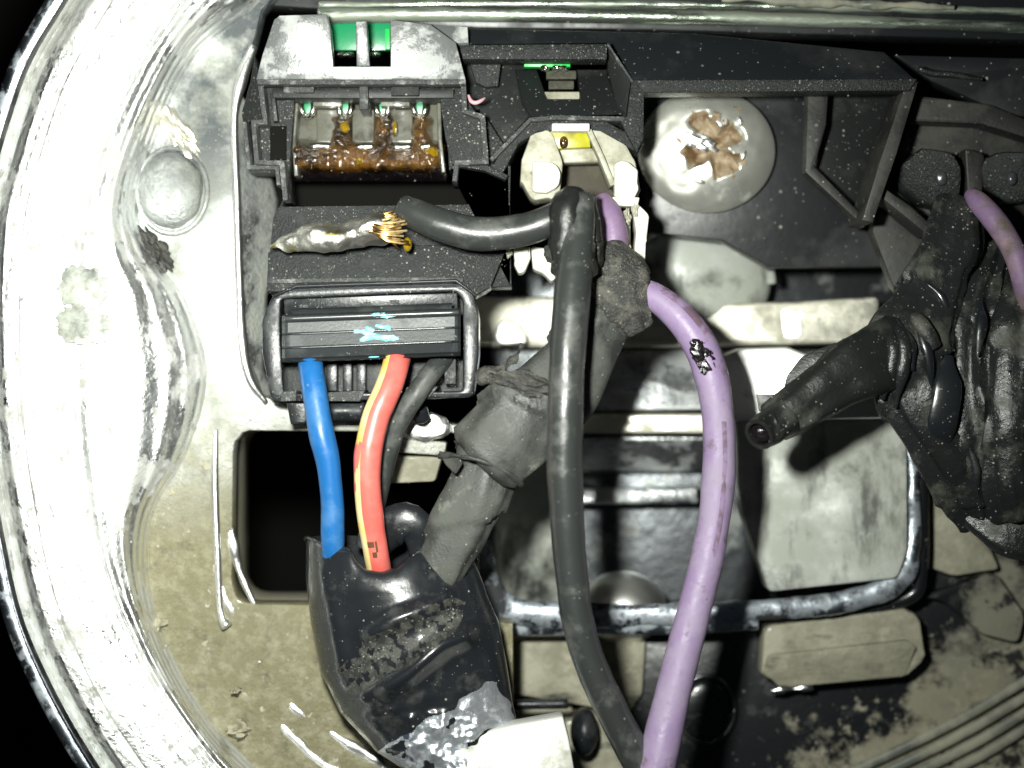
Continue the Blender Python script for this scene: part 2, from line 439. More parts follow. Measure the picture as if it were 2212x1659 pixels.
def interp(tab, a):
    if a <= tab[0][0]: return tab[0][1]
    for (a0, v0), (a1, v1) in zip(tab, tab[1:]):
        if a <= a1:
            t = (a - a0) / (a1 - a0); t = t * t * (3 - 2 * t)
            return v0 + (v1 - v0) * t
    return tab[-1][1]
def interp_c(tab, a):
    n = len(tab)
    k = 0
    while k < n - 2 and a > tab[k + 1][0]: k += 1
    (a0, v0), (a1, v1) = tab[k], tab[k + 1]
    def slope_at(i):
        lo_, hi = max(0, i - 1), min(n - 1, i + 1)
        return (tab[hi][1] - tab[lo_][1]) / (tab[hi][0] - tab[lo_][0])
    h = a1 - a0; t = min(1, max(0, (a - a0) / h)); m0, m1 = slope_at(k) * h, slope_at(k + 1) * h
    return (2 * t ** 3 - 3 * t * t + 1) * v0 + (t ** 3 - 2 * t * t + t) * m0 + (3 * t * t - 2 * t ** 3) * v1 + (t ** 3 - t * t) * m1
def ang(px, py): return math.degrees(math.atan2(py - HY, HX - px))      # 0 at the left, + downward
def rad_(px, py): return math.hypot(px - HX, py - HY)
OUT = sorted((ang(*p), rad_(*p)) for p in ((300, -240), (132, 0), (55, 130), (2, 280), (-42, 450), (-52, 700), (-38, 950), (-5, 1150), (38, 1340), (98, 1480), (205, 1665), (330, 1830), (520, 2010)))
INN = sorted((ang(*p), rad_(*p)) for p in ((640, -180), (560, 0), (425, 115), (335, 300), (296, 440), (325, 545), (395, 640), (438, 760), (438, 860), (398, 985), (330, 1110), (318, 1230), (358, 1390), (455, 1560), (560, 1670), (800, 1850)))
PROF = [(-.05, -1.6), (-.02, -.9), (0, -.25), (.015, -.02), (.04, .1), (.065, .06), (.08, -.04), (.10, .02), (.13, .14), (.18, .2), (.25, .2), (.27, .165), (.29, .19), (.4, .18), (.52, .15), (.62, .11), (.66, .08), (.69, .10),
        (.76, .06), (.82, .02), (.88, -.10), (.93, -.24), (.97, -.37), (1.0, -.47), (1.02, -.54), (1.05, -.62)]
def rim_pt(u, v):
    a = -52 + 116 * u
    s = PROF[0][0] + (PROF[-1][0] - PROF[0][0]) * v
    ro, ri = interp_c(OUT, a), interp_c(INN, a)
    z = interp(PROF, s) + .07
    rs = 1052 + 150 * max(0, (a - 5) / 60) + 20 * max(0, -a / 50)
    q = max(0, min(1, (s - .62) / .36)); q = q * q * (3 - 2 * q)
    r = ro + ((rs + (ri - rs) * q) - ro) * s
    A = math.radians(a)
    px, py = HX - r * math.cos(A), HY + r * math.sin(A)
    if 0 < s < .98:
        z += noise.fractal((px * .012, py * .012, 3), 1, 2, 4) * .012 + noise.fractal((r * .05, a * .12, 1), 1, 2, 3) * .006
    # the clean blue outer bead only shows on the upper part; lower down the rim is chipped
    return P(px, py, z)
grid('rim', rim_pt, 190, 120, M['rim_chrome'], housing)

# a bead of bluish chrome outside the rim
def ring_path(ds, z, a0, a1, n, tab=OUT):
    out = []
    for i in range(n + 1):
        a = a0 + (a1 - a0) * i / n
        r = interp_c(tab, a) + ds; A = math.radians(a)
        out.append((HX - r * math.cos(A), HY + r * math.sin(A), z))
    return out
tube('outer_bead', ring_path(6, -.28, -50, 62, 26), 22, M['blue_chrome'], housing, seg=14, step=.06)

# left side panel
panel_out = [(640, -60), (566, 20), (545, 105), (508, 205), (512, 480), (520, 740), (556, 850), (700, 905), (1000, 925), (1040, 1010),
             (1040, 1330), (1110, 1345), (1110, 1720), (150, 1720), (250, 1200), (230, 400), (420, -60)]
win = rpoly([(503, 930), (1003, 930), (1003, 1306), (503, 1306)], 52, 6)
pz = slope(400, 500, -.42, 0, -.006)
prism('side_panel', [(640, -60), (566, 20), (545, 105), (508, 205), (512, 480), (520, 740), (556, 850), (700, 905), (1034, 918), (1036, 1338), (1108, 1348), (1108, 1730), (180, 1730), (240, 1200), (230, 400), (420, -60)],
      slope(400, 500, -.42, -.004, -.003), .3, M['panel'], housing, holes=[win], bev=6, wob=5)
prism('inner_slope', [(512, 190), (552, 255), (596, 430), (592, 560), (572, 640), (566, 800), (600, 875), (556, 850), (516, 740), (508, 480)], slope(510, 480, -.47, -.55, 0), .15, M['panel'], housing, bev=3)
prism('opening_wall', rpoly(rect(490, 917, 1016, 1319), 58, 6), -.74, .9, M['tan_floor'], housing, holes=[win], bev=2)
# raised chrome lips, boss, ridges
tube('edge_lip', [(548, 100, -.36), (520, 175, -.33), (506, 260, -.32), (511, 430, -.32), (516, 600, -.31), (522, 740, -.31), (540, 820, -.33), (575, 870, -.38)], [10, 15, 8, 9, 9, 13, 10, 6], M['lip'], housing, seg=12)
tube('edge_lip', [(466, 928, -.36), (464, 1050, -.35), (470, 1200, -.35), (476, 1320, -.37), (490, 1352, -.36)], [6, 9, 8, 8, 14], M['lip'], housing, seg=12)
blob('boss', 372, 412, -.47, 70, 84, .20, M['panel'], housing, nz=(.05, 2, 4), half=True, power=.6)
tube('boss_ring', [(372 + 76 * math.cos(t), 412 + 92 * math.sin(t), -.38) for t in [2 * PI * i / 28 for i in range(29)]], 6, M['panel'], housing, seg=10)
blob('corroded_patch', 385, 285, -.40, 62, 22, .07, M['cream'], housing, nz=(.7, 2.2, 1), half=True, rot=-.9)
blob('corroded_patch', 180, 620, .20, 46, 40, .02, M['milky'], housing, nz=(.8, 2.5, 8), half=True)
blob('corroded_patch', 175, 705, .20, 55, 35, .02, M['milky'], housing, nz=(.7, 2.5, 5), half=True)
blob('dark_scab', 340, 545, -.33, 44, 18, .07, M['dim_plastic'], housing, nz=(.8, 2.5, 11), half=True, rot=-1.0)
for pts, rr in (([(452, 1075), (458, 1180), (478, 1270), (515, 1350), (560, 1430)], [3, 10, 11, 7, 3]),
                ([(490, 1085), (500, 1170), (522, 1250), (552, 1310)], [4, 10, 9, 3]),
                ([(425, 1090), (430, 1200), (452, 1290)], [2, 7, 3]),
                ([(545, 1495), (600, 1560), (690, 1640), (800, 1710)], [3, 9, 12, 10]),
                ([(590, 1480), (650, 1540), (740, 1600), (880, 1680)], [2, 8, 12, 10])):
    tube('moulded_ridge', [(x, y, -.468 - .00003 * (y - 1000)) for x, y in pts], [max(4, q * .9) for q in rr], M['lip'], housing, seg=18, flat=.8, nz=(.035, 5, 2))
for i, (x, y, r_) in enumerate(((330, 1350, 26), (325, 1400, 30), (515, 1575, 22), (330, 1540, 24), (290, 1495, 30), (395, 1500, 16), (435, 1620, 22), (510, 1490, 10))):
    blob('dirt_clump', x, y, -.40, r_, r_ * .7, .09, M['tan_floor'], housing, nz=(.8, 2, i * 3.1), half=True, sub=3)

crumbs = bmesh.new()
for i in range(170):
    px, py = random.uniform(190, 760), random.uniform(960, 1650)
    if 460 < px < 1000 and 900 < py < 1350: continue
    r_ = random.uniform(2, 9) * K * (1.6 if random.random() < .12 else 1)
    c = P(px, py, -.435 - .00003 * (py - 500) - .00004 * (px - 400))
    g = bmesh.ops.create_icosphere(crumbs, subdivisions=2, radius=r_)
    for v in g['verts']:
        k = 1 + .9 * noise.noise(v.co * (1.3 / r_) + Vector((i, 0, 0)))
        v.co = c + Vector((v.co.x * k * random.uniform(.9, 1.1), v.co.y * k, v.co.z * k * .6))
o = link('dirt_crumbs', crumbs, M['tan_floor'], housing); o['kind'] = 'stuff'
# recess for the reflector
frame_pts = [(1020, 1030), (1028, 1110), (1036, 1200), (1062, 1285), (1120, 1322), (1250, 1330), (1400, 1328), (1640, 1318), (1840, 1296), (1945, 1250), (1972, 1180), (1974, 1050), (1968, 930)]
tube('recess_frame', [(x, y, -.98) for x, y in frame_pts], [24, 24, 30, 34, 32, 30, 26, 24, 26, 28, 17, 13, 13], M['frame_chrome'], housing, seg=20, flat=.55, nz=(.018, 4, 5))
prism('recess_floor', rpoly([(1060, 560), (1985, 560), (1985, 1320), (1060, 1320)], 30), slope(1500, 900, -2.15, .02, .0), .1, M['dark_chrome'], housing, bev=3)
# recess side wall at the left, milky and curved
def wall_pt(u, v):
    py = 1000 + v * 320
    a = u * PI / 2
    px = 1062 + 150 * (1 - math.cos(a)) * 1.0 + 14 * u
    return P(px, py, -1.15 - 1.0 * math.sin(a) * .9)
grid('recess_wall', wall_pt, 16, 20, M['milky'], housing, thick=-.03)
prism('shelf', rpoly([(1000, 640), (1200, 640), (1420, 655), (1700, 652), (1900, 640), (1900, 742), (1560, 748), (1200, 752), (1000, 748)], 14), facing(1560, 700, -1.5, .8), .35, M['cream'], housing, bev=10)
prism('glare_pad', rpoly([(1070, 700), (1100, 690), (1140, 720), (1130, 745), (1075, 745)], 14), facing(1100, 720, -1.42), .2, M['bright_chrome'], housing, bev=6, wob=10)  # bright tilted pads put the shelf's blown highlights into the shape
prism('glare_pad', rpoly([(1745, 668), (1800, 660), (1850, 690), (1840, 730), (1770, 738)], 14), facing(1800, 700, -1.42), .2, M['bright_chrome'], housing, bev=6, wob=16)
prism('glare_pad', rpoly([(1640, 690), (1690, 662), (1740, 672), (1735, 735), (1660, 742)], 14), facing(1690, 700, -1.42), .2, M['bright_chrome'], housing, bev=6, wob=16)
prism('bright_plate', rpoly([(1555, 770), (1600, 752), (1700, 748), (1830, 800), (1952, 780), (1952, 903), (1575, 910)], 10), facing(1700, 840, -.85), .4, M['bright_chrome'], housing, bev=7)
prism('recess_plate', rpoly([(1575, 906), (1960, 902), (1962, 1190), (1940, 1250), (1660, 1280), (1600, 1100)], 14), facing(1900, 1150, -.9, .35), .3, M['milky'], housing, bev=8)
prism('recess_step', rpoly([(1225, 758), (1566, 752), (1575, 885), (1225, 890)], 8), slope(1400, 820, -1.75, .0, .06), .3, M['smoky'], housing, bev=8)
prism('recess_step', rpoly(rect(1225, 894, 1575, 936), 6), facing(1400, 915, -1.6, .6), .4, M['cream'], housing, bev=6)
prism('recess_step', rpoly(rect(1225, 944, 1540, 1020), 6), slope(1400, 980, -1.9, .0, -.12), .2, M['smoky'], housing, bev=6)
prism('recess_step', rpoly([(1225, 1056), (1510, 1050), (1510, 1088), (1225, 1092)], 6), facing(1380, 1070, -1.75, .3), .4, M['smoky'], housing, bev=8)
blob('reflector_dome', 1345, 1312, -1.5, 95, 78, .4, M['bright_chrome'], housing, half=True)
blob('reflector_dome', 1500, 610, -1.75, 165, 132, .3, M['milky'], housing, half=True)
tube('reflector_dome_rim', [(1500 + 166 * math.cos(t), 612 - 132 * math.sin(t), -1.42) for t in [PI * i / 20 for i in range(21)]], 12, M['milky'], housing, seg=10)
prism('recess_ledge', rpoly([(1060, 1330), (1640, 1318), (1640, 1362), (1500, 1372), (1080, 1375)], 6), slope(1300, 1350, -.98, 0, -.12), .3, M['blue_chrome'], housing, bev=8)
# ribs and blocks along the bottom and the right
for pts, z in (([(1078, 1378), (1262, 1375), (1320, 1500), (1290, 1530), (1108, 1500)], -1.35),
               ([(1262, 1374), (1396, 1372), (1388, 1500), (1355, 1545)], -1.36),
               ([(1085, 1512), (1235, 1508), (1238, 1560), (1100, 1570)], -1.6),
               ([(1218, 1560), (1310, 1540), (1400, 1680), (1240, 1680)], -1.2)):
    prism('cast_block', rpoly(pts, 8), z, .5, M['cream_block'], housing, bev=6)
prism('cast_block', rpoly([(2003, 1040), (2075, 1035), (2160, 1230), (2060, 1245), (2004, 1225)], 12), -1.3, .4, M['cream_block'], housing, bev=6)
prism('cast_block', rpoly([(2140, 1200), (2260, 1180), (2260, 1320), (2160, 1330)], 10), -1.5, .4, M['cream_block'], housing, bev=6)
tube('pin', [(1100, 1522, -1.0), (1225, 1520, -1.0)], 12, M['gloss_black'], housing, seg=12)
blob('pin_head', 1262, 1580, -1.0, 30, 52, .2, M['gloss_black'], housing, half=True)
blob('polished_boss', 915, 922, -.40, 58, 32, .07, M['bright_chrome'], housing, half=True, power=.45, nz=(.12, 2, 1))
prism('boss_ledge', rpoly([(830, 945), (965, 955), (960, 985), (830, 975)], 6), -.40, .2, M['panel'], housing, bev=4)
prism('boss_ledge', rpoly([(835, 985), (955, 985), (940, 1040), (832, 1045)], 8), -.55, .3, M['cream_block'], housing, bev=4)

# ------------------------------------------------------------------ rear cover, bottom right
cover = thing('rear_cover', 'black glossy plastic rear cover with dried tan mud, at the lower right', 'cover', 1800, 1500, -2.0)
prism('cover_shell', [(1372, 1340), (1640, 1330), (1985, 1290), (1990, 1040), (2080, 1000), (2320, 900), (2320, 1760), (1350, 1760)], slope(1800, 1500, -1.45, .0, .01), .3, M['rear'], cover, bev=6)
mz = -1.38
prism('mud_block', rpoly([(1648, 1356), (1960, 1315), (1985, 1330), (2000, 1420), (1960, 1462), (1690, 1490), (1650, 1460)], 18), -1.12, .3, M['cream_block'], cover, bev=9, wob=8)
prism('mud_ridge', rpoly([(1655, 1418), (1950, 1385), (1985, 1400), (1950, 1462), (1690, 1490), (1655, 1460)], 12), slope(1800, 1440, -1.09, 0, -.1), .1, M['cream_block'], cover, bev=6, wob=8)
for i in range(4):
    off = i * 34
    tube('groove_rib', [(1830 + off * .9, 1672 + off * .6, -1.38), (1960 + off * .6, 1612 + off * .7, -1.37), (2090 + off * .4, 1545 + off * .8, -1.37), (2230, 1462 + off, -1.36)], 12, M['mud_strip'], cover, seg=14, flat=.6)
prism('cover_fin', rpoly([(1985, 1290), (2150, 1235), (2215, 1330), (2200, 1390), (2120, 1370), (2040, 1300)], 16), -1.3, .2, M['rear'], cover, bev=5)
tube('round_plug_ring', [(1525 + 62 * math.cos(t), 1532 + 72 * math.sin(t), -1.38) for t in [2 * PI * i / 30 for i in range(31)]], 6, M['dark_chrome'], cover, seg=10)
blob('round_plug', 1525, 1532, -1.44, 56, 66, .1, M['rear'], cover, half=True, power=.4)
tube('cover_lip', [(1665, 1492, -1.2), (1755, 1485, -1.2)], 5, M['clean_chrome'], cover, seg=8, nz=(.02, 9, 1))
tube('cover_rim', [(1985, 930, -1.1), (1988, 1100, -1.1), (1986, 1230, -1.12), (1960, 1290, -1.15), (1800, 1320, -1.2), (1640, 1335, -1.2)], 20, M['rear'], cover, seg=12)

# ------------------------------------------------------------------ lens rail along the top
rail = thing('lens_rail', 'greyish glassy rail running across the top above the black connector block', 'rail', 1500, 40, -.9)
tube('rail_bead', [(690, 34, -.40), (900, 30, -.40), (1300, 34, -.42), (1700, 42, -.44), (2260, 62, -.46)], [18, 18, 17, 16, 12], M['rail'], rail, seg=14, step=.06, nz=(.008, 3, 2))
tube('rail_bead', [(690, 12, -.55), (1100, 8, -.55), (1600, 12, -.56), (2260, 26, -.58)], [9, 10, 9, 9], M['rail'], rail, seg=12, step=.06, nz=(.012, 4, 6))
prism('rail_body', [(560, -80), (2320, -80), (2320, 90), (1400, 64), (715, 58), (690, 20), (560, 10)], -.62, .3, M['slate'], rail, bev=6)
tube('rail_dirt', [(1560, -2, -.45), (1800, 6, -.45), (2060, 16, -.45)], [6, 12, 6], M['mud_strip'], rail, seg=10, nz=(.03, 4, 3))

# ------------------------------------------------------------------ connector block
blk = thing('connector_block', 'black plastic connector block with open hood and burnt terminal cavity', 'connector', 1000, 400, -1.6)
hz = facing(800, 105, .16, 1.0)
prism('hood', [(553, 172), (566, 120), (592, 42), (604, 33), (706, 30), (714, 60), (721, 143), (843, 143), (843, 42), (930, 52), (985, 92), (1006, 172)], hz, .14, M['hood_top'], blk, bev=3)
prism('hood_bar', [(768, 45), (792, 45), (799, 143), (770, 143)], hz, .12, M['hood_top'], blk, bev=3)
prism('hood_edge', ribbon([(556, 177), (1006, 177)], 11), .19, .16, M['plastic_edge'], blk, bev=2, wob=2)
prism('hood_sheen_slab', [(843, 45), (1010, 58), (1012, 92), (985, 94)], slope(930, 70, .02, -.08, .05), .2, M['hood_top'], blk, bev=2)
prism('side_fin', rpoly([(550, 120), (562, 172), (566, 262), (524, 264), (522, 242), (540, 180)], 3), slope(550, 200, .03, .3, 0), .3, M['plastic_dusty'], blk, bev=2)
prism('frame_wall', ribbon([(562, 180), (573, 264), (548, 264), (555, 350), (608, 352), (617, 432)], 11), .10, .55, M['plastic_edge'], blk, bev=2, wob=2)
prism('frame_wall', ribbon([(1001, 182), (1004, 240), (1042, 252), (1050, 348), (986, 352), (982, 392)], 11), .10, .55, M['plastic_edge'], blk, bev=2, wob=2)
prism('frame_wall', ribbon([(528, 262), (538, 360), (598, 362), (602, 400)], 9), .02, .5, M['plastic_edge'], blk, bev=2, wob=2)
# body plate behind the frame, with the terminal cavity cut through
prism('body_plate', [(546, 185), (1008, 185), (1010, 240), (1050, 252), (1100, 330), (1105, 620), (575, 625), (590, 470), (612, 430), (600, 360), (552, 350), (540, 270)], -.12, .4, M['plastic_dusty'], blk, bev=3,
      holes=[[(636, 212), (950, 212), (968, 330), (970, 368), (1100, 362), (1098, 440), (612, 446), (626, 360)]])
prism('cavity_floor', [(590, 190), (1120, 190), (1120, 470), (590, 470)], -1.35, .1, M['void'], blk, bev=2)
prism('pocket_shade', rect(583, 272, 618, 345), -.085, .1, M['void'], blk, bev=2)  # near-black plate paints the shade inside the pocket
prism('pocket_rail', ribbon([(588, 200), (595, 262)], 10), -.02, .2, M['plastic'], blk, bev=2)
prism('top_tab', rect(588, 192, 980, 212), -.0, .3, M['plastic'], blk, bev=3)
prism('top_tab', rect(612, 180, 678, 200), .06, .3, M['plastic_edge'], blk, bev=2)
prism('top_tab', rect(845, 180, 905, 206), .06, .3, M['plastic_dusty'], blk, bev=2)
prism('centre_key', rect(776, 180, 795, 236), .09, .5, M['plastic_edge'], blk, bev=3)
prism('right_wall', [(950, 205), (1000, 205), (1040, 258), (1045, 348), (975, 355), (962, 300)], -.03, .3, M['plastic_dusty'], blk, bev=3, wob=4)
prism('lower_rib', ribbon([(985, 352), (1050, 362), (1095, 385)], 14), .0, .5, M['plastic_dusty'], blk, bev=3, wob=3)
# terminals inside the cavity
prism('terminal_carrier', rect(634, 222, 952, 366), slope(800, 300, -.42, 0, .06), .2, M['carrier'], blk, bev=3)
prism('carrier_lip', ribbon([(640, 222), (634, 300), (640, 380)], 9), -.22, .4, M['carrier'], blk, bev=3)
prism('carrier_lip', ribbon([(948, 222), (950, 300), (958, 372)], 9), -.22, .4, M['carrier'], blk, bev=3)
for x in (706, 853):
    prism('carrier_cap', rect(x - 30, 212, x + 32, 230), -.2, .3, M['carrier'], blk, bev=3)
for x in (664, 745, 826, 906):
    prism('contact_backing', rect(x - 16, 214, x + 16, 246), -.33, .1, M['pcb'], blk, bev=1)
    for dx in (-13, 13):
        o = tube('contact', [(x + dx, 218, -.30), (x + dx, 236, -.26), (x + dx * .6, 248, -.27), (x + dx * .1, 252, -.32)], 6.5, M['tin'], blk, seg=10, step=.02)
for x, w_ in ((692, 29), (788, 26), (870, 26), (918, 12)):
    tube('contact_foot', [(x - w_ * .75, 317, -.20), (x + w_ * .75, 316, -.20)], 8.5, M['tin'], blk, seg=10, step=.03, nz=(.01, 9, x))
for x in (708, 785, 868):
    prism('divider', rpoly([(x - 24, 236), (x + 24, 236), (x + 22, 308), (x - 24, 308)], 4), slope(x, 270, -.3, 0, .05), .2, M['carrier'], blk, bev=3)
def resin_h(px, py):
    h = -.3
    for cx, y0, wd in ((738, 262, 26), (834, 254, 30), (908, 262, 22)):
        h = max(h, 1 - ((px - cx) / wd) ** 2 - max(0, (y0 - py) / 12) ** 2 - max(0, (py - 338) / 14) ** 2)
    h = max(h, 1.15 - max(0, (326 - py) / 18) ** 2 - max(0, (645 - px) / 12) ** 2 - max(0, (px - 945) / 12) ** 2 - max(0, (py - 352) / 16) ** 2)
    return h + noise.fractal((px * .03, py * .03, 4), 1, 2, 4) * .38
def resin_pt(u, v):
    px, py = 630 + 330 * u, 245 + 150 * v
    h = resin_h(px, py)
    return P(px, py, -.40 + (py - 300) / 100 * .06 + .14 * max(-.4, h) + .03 * noise.noise((px * .07, py * .07, 2)))
grid('flux_residue', resin_pt, 110, 50, M['resin'], blk, keep=lambda u, v: resin_h(630 + 330 * u, 245 + 150 * v) > -.05, thick=-.02)
def resin_shade_pt(u, v):
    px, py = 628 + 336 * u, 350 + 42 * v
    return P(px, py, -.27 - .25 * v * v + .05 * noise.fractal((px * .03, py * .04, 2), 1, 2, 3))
grid('resin_shade', resin_shade_pt, 90, 16, M['burnt'], blk, keep=lambda u, v: v > .28 + .5 * noise.noise((u * 14, 3, v * 2)))  # dark strip paints the resin's fade into shade at the bottom
for i, (x, y, a, b_) in enumerate(((930, 338, 15, 22), (745, 275, 10, 12), (853, 278, 6, 16), (776, 350, 8, 10))):
    blob('amber_bead', x, y, -.22, a, b_, .05, M['amber'], blk, nz=(.3, 2, i), sub=3)
# lower body between cavity and plug
prism('lower_block', [(578, 545), (700, 535), (960, 530), (1000, 545), (1090, 545), (1060, 620), (1030, 640), (576, 632)], -.02, .5, M['plastic_dusty'], blk, bev=4, wob=3)
prism('block_edge', ribbon([(582, 608), (760, 604), (930, 602), (1000, 604)], 9), .03, .3, M['plastic_edge'], blk, bev=2, wob=3)
# open bracket to the right of the cavity
prism('bracket_bar', [(992, 97), (1311, 95), (1311, 128), (1000, 128)], slope(1150, 110, .02, 0, .02), .25, M['plastic_dusty'], blk, bev=2)
prism('bracket_edge', ribbon([(1312, 94), (1366, 176)], 5), .05, .2, M['plastic_edge'], blk, bev=1)
prism('bracket_cheek', [(1313, 100), (1362, 176), (1352, 256), (1335, 240), (1313, 150)], slope(1320, 150, -.1, .25, 0), .2, M['plastic'], blk, bev=2)
prism('bracket_post', [(1364, 172), (1392, 172), (1390, 300), (1376, 330), (1340, 262), (1354, 250)], .05, .6, M['plastic_dusty'], blk, bev=3)
prism('bracket_shelf', [(1112, 150), (1160, 150), (1182, 214), (1254, 214), (1246, 150), (1312, 150), (1352, 246), (1148, 252), (1128, 220)], slope(1240, 250, -.0, 0, .35), .2, M['plastic'], blk, bev=3)
prism('bracket_edge', ribbon([(1060, 345), (1145, 258), (1200, 254), (1350, 256)], 9), .06, .5, M['plastic_edge'], blk, bev=2, wob=2)
prism('bracket_leg', ribbon([(1072, 372), (1110, 300), (1160, 270), (1300, 272), (1385, 320)], 26), -.02, .5, M['plastic_dusty'], blk, bev=3, wob=3)
prism('bracket_wall', [(1008, 130), (1130, 130), (1145, 250), (1050, 350), (1040, 250), (1012, 240)], slope(1080, 250, -.30, 0, .1), .2, M['plastic'], blk, bev=2, holes=[[(1025, 240), (1036, 235), (1040, 290), (1034, 292)]])
prism('bracket_gusset', [(1014, 134), (1082, 134), (1076, 185), (1050, 188), (1028, 178)], facing(1045, 160, -.22, .5), .1, M['plastic_dusty'], blk, bev=2)
# upper slab and right arm
prism('upper_slab', [(1000, 60), (1500, 72), (1910, 112), (1985, 178), (1390, 172), (1366, 172), (1312, 92), (1012, 95)], slope(1500, 170, .02, 0, .30), .16, M['slate'], blk, bev=3)
prism('arm_bar', [(1366, 172), (1982, 170), (1965, 196), (1392, 200)], .06, .25, M['plastic_dusty'], blk, bev=3)
prism('arm_post', [(1958, 176), (1984, 176), (1938, 330), (1886, 480), (1862, 476), (1900, 350)], .02, .6, M['dim_plastic'], blk, bev=3)
prism('arm_web', [(1745, 200), (1790, 200), (1785, 270), (1760, 360), (1800, 400), (1870, 472), (1868, 490), (1740, 372)], -.28, .2, M['dim_plastic'], blk, bev=4)
prism('arm_inner_wall', [(1786, 200), (1950, 198), (1890, 420), (1866, 470), (1762, 360)], slope(1850, 300, -.60, -.1, 0), .1, M['plastic'], blk, bev=3)
prism('arm_back', [(1388, 195), (1990, 195), (1930, 420), (2000, 575), (1660, 578), (1560, 520), (1390, 500)], -1.0, .2, M['slate'], blk, bev=4)

board = thing('circuit_board', 'green circuit board seen through the hood notch and bracket of the block', 'circuit board', 950, 90, -.8)
prism('board', [(700, 48), (852, 50), (852, 108), (700, 108)], -.55, .08, M['pcb'], board, bev=1)
prism('board_edge', rect(832, 62, 842, 106), -.44, .1, M['pcb_bright'], board, bev=1)
prism('board_edge', rect(1132, 118, 1232, 144), -.20, .12, M['pcb_bright'], board, bev=2)
for x in (738, 756, 800, 812):
    blob('solder_joint', x, 119, -.42, 11, 6, .04, M['tin'], board, sub=3, nz=(.3, 2, x))
for x in (1176, 1202, 1218):
    blob('solder_joint', x, 148, -.2, 10, 7, .05, M['tin'], board, sub=3, nz=(.3, 2, x))
for y, x0, x1 in ((160, 1180, 1245), (182, 1185, 1240)):
    prism('terminal_blade', rpoly(rect(x0, y - 8, x1, y + 10), 3), slope(1200, y, -.25, 0, .3), .1, M['carrier'], board, bev=2)
prism('terminal_blade', rpoly(rect(1176, 198, 1252, 214), 3), -.18, .1, M['cream_block'], board, bev=2)

# ------------------------------------------------------------------ white terminal holder
wh = thing('terminal_holder', 'small white plastic terminal holder with yellow insert, under the bracket edge', 'terminal holder', 1260, 400, -.6)
prism('clip', rpoly([(1126, 340), (1148, 292), (1178, 276), (1196, 288), (1216, 350), (1212, 415), (1195, 432), (1150, 432), (1126, 400)], 8), -.02, .4, M['white_dirty'], wh, bev=5, wob=9)
prism('clip_pad', rpoly([(1151, 346), (1200, 352), (1213, 372), (1209, 405), (1190, 418), (1152, 416)], 10), facing(1180, 385, .06), .2, M['white'], wh, bev=6, wob=5)
prism('clip', rpoly([(1276, 274), (1300, 284), (1342, 306), (1374, 346), (1382, 420), (1345, 434), (1322, 392)], 8), -.02, .4, M['white_dirty'], wh, bev=5, wob=9)
prism('clip_pad', rpoly([(1326, 352), (1352, 345), (1376, 362), (1380, 405), (1370, 428), (1326, 426)], 9), facing(1352, 390, .06), .2, M['white'], wh, bev=6, wob=5)
prism('clip_rail', ribbon([(1272, 280), (1300, 340), (1324, 400)], 12), .03, .3, M['white_dirty'], wh, bev=3)
prism('holder_bar', rpoly(rect(1192, 266, 1274, 283), 3), facing(1230, 274, .07), .2, M['white'], wh, bev=3)
prism('insert', [(1180, 280), (1272, 280), (1276, 318), (1205, 322)], -.05, .2, M['yellow'], wh, bev=3)
blob('insert_stain', 1218, 308, -.05, 10, 14, .03, M['resin'], wh, sub=3)
prism('inner_wall', rpoly([(1203, 320), (1278, 318), (1300, 350), (1212, 352)], 5), -.15, .2, M['white_dirty'], wh, bev=3)
prism('inner_floor', [(1195, 340), (1320, 340), (1335, 470), (1190, 470)], -.5, .1, M['brown_dull'], wh, bev=2)
for x, y, a_, b_ in ((1352, 470, 10, 16), (1330, 452, 12, 8), (1372, 452, 8, 14), (1356, 540, 7, 14), (1214, 598, 12, 14), (1100, 545, 6, 10)):
    blob('broken_piece', x, y, .03, a_, b_, .06, M['white_dirty'], wh, nz=(.7, 1.6, x), sub=3, smooth=25)
prism('bridge', rpoly([(1300, 430), (1332, 424), (1382, 426), (1378, 446), (1330, 444)], 4), .07, .2, M['white'], wh, bev=3)
prism('prong', rpoly([(1366, 440), (1384, 446), (1400, 462), (1398, 520), (1390, 572), (1378, 578), (1368, 566), (1374, 500)], 5), facing(1384, 510, .05), .3, M['white'], wh, bev=4, wob=5)
prism('prong', rpoly([(1350, 452), (1362, 470), (1362, 560), (1352, 570), (1340, 560), (1346, 500)], 4), -.05, .3, M['white_dirty'], wh, bev=4)
prism('prong', rpoly([(1326, 440), (1338, 444), (1338, 474), (1328, 480)], 4), .05, .2, M['white'], wh, bev=3)
prism('prong', rpoly([(1110, 534), (1146, 534), (1146, 560), (1134, 588), (1120, 590), (1110, 572)], 6), facing(1128, 560, .02), .3, M['white'], wh, bev=5, wob=5)
prism('prong', rpoly([(1148, 534), (1204, 536), (1206, 596), (1190, 610), (1176, 592), (1152, 582)], 6), facing(1176, 560, .02), .3, M['white'], wh, bev=5, wob=5)

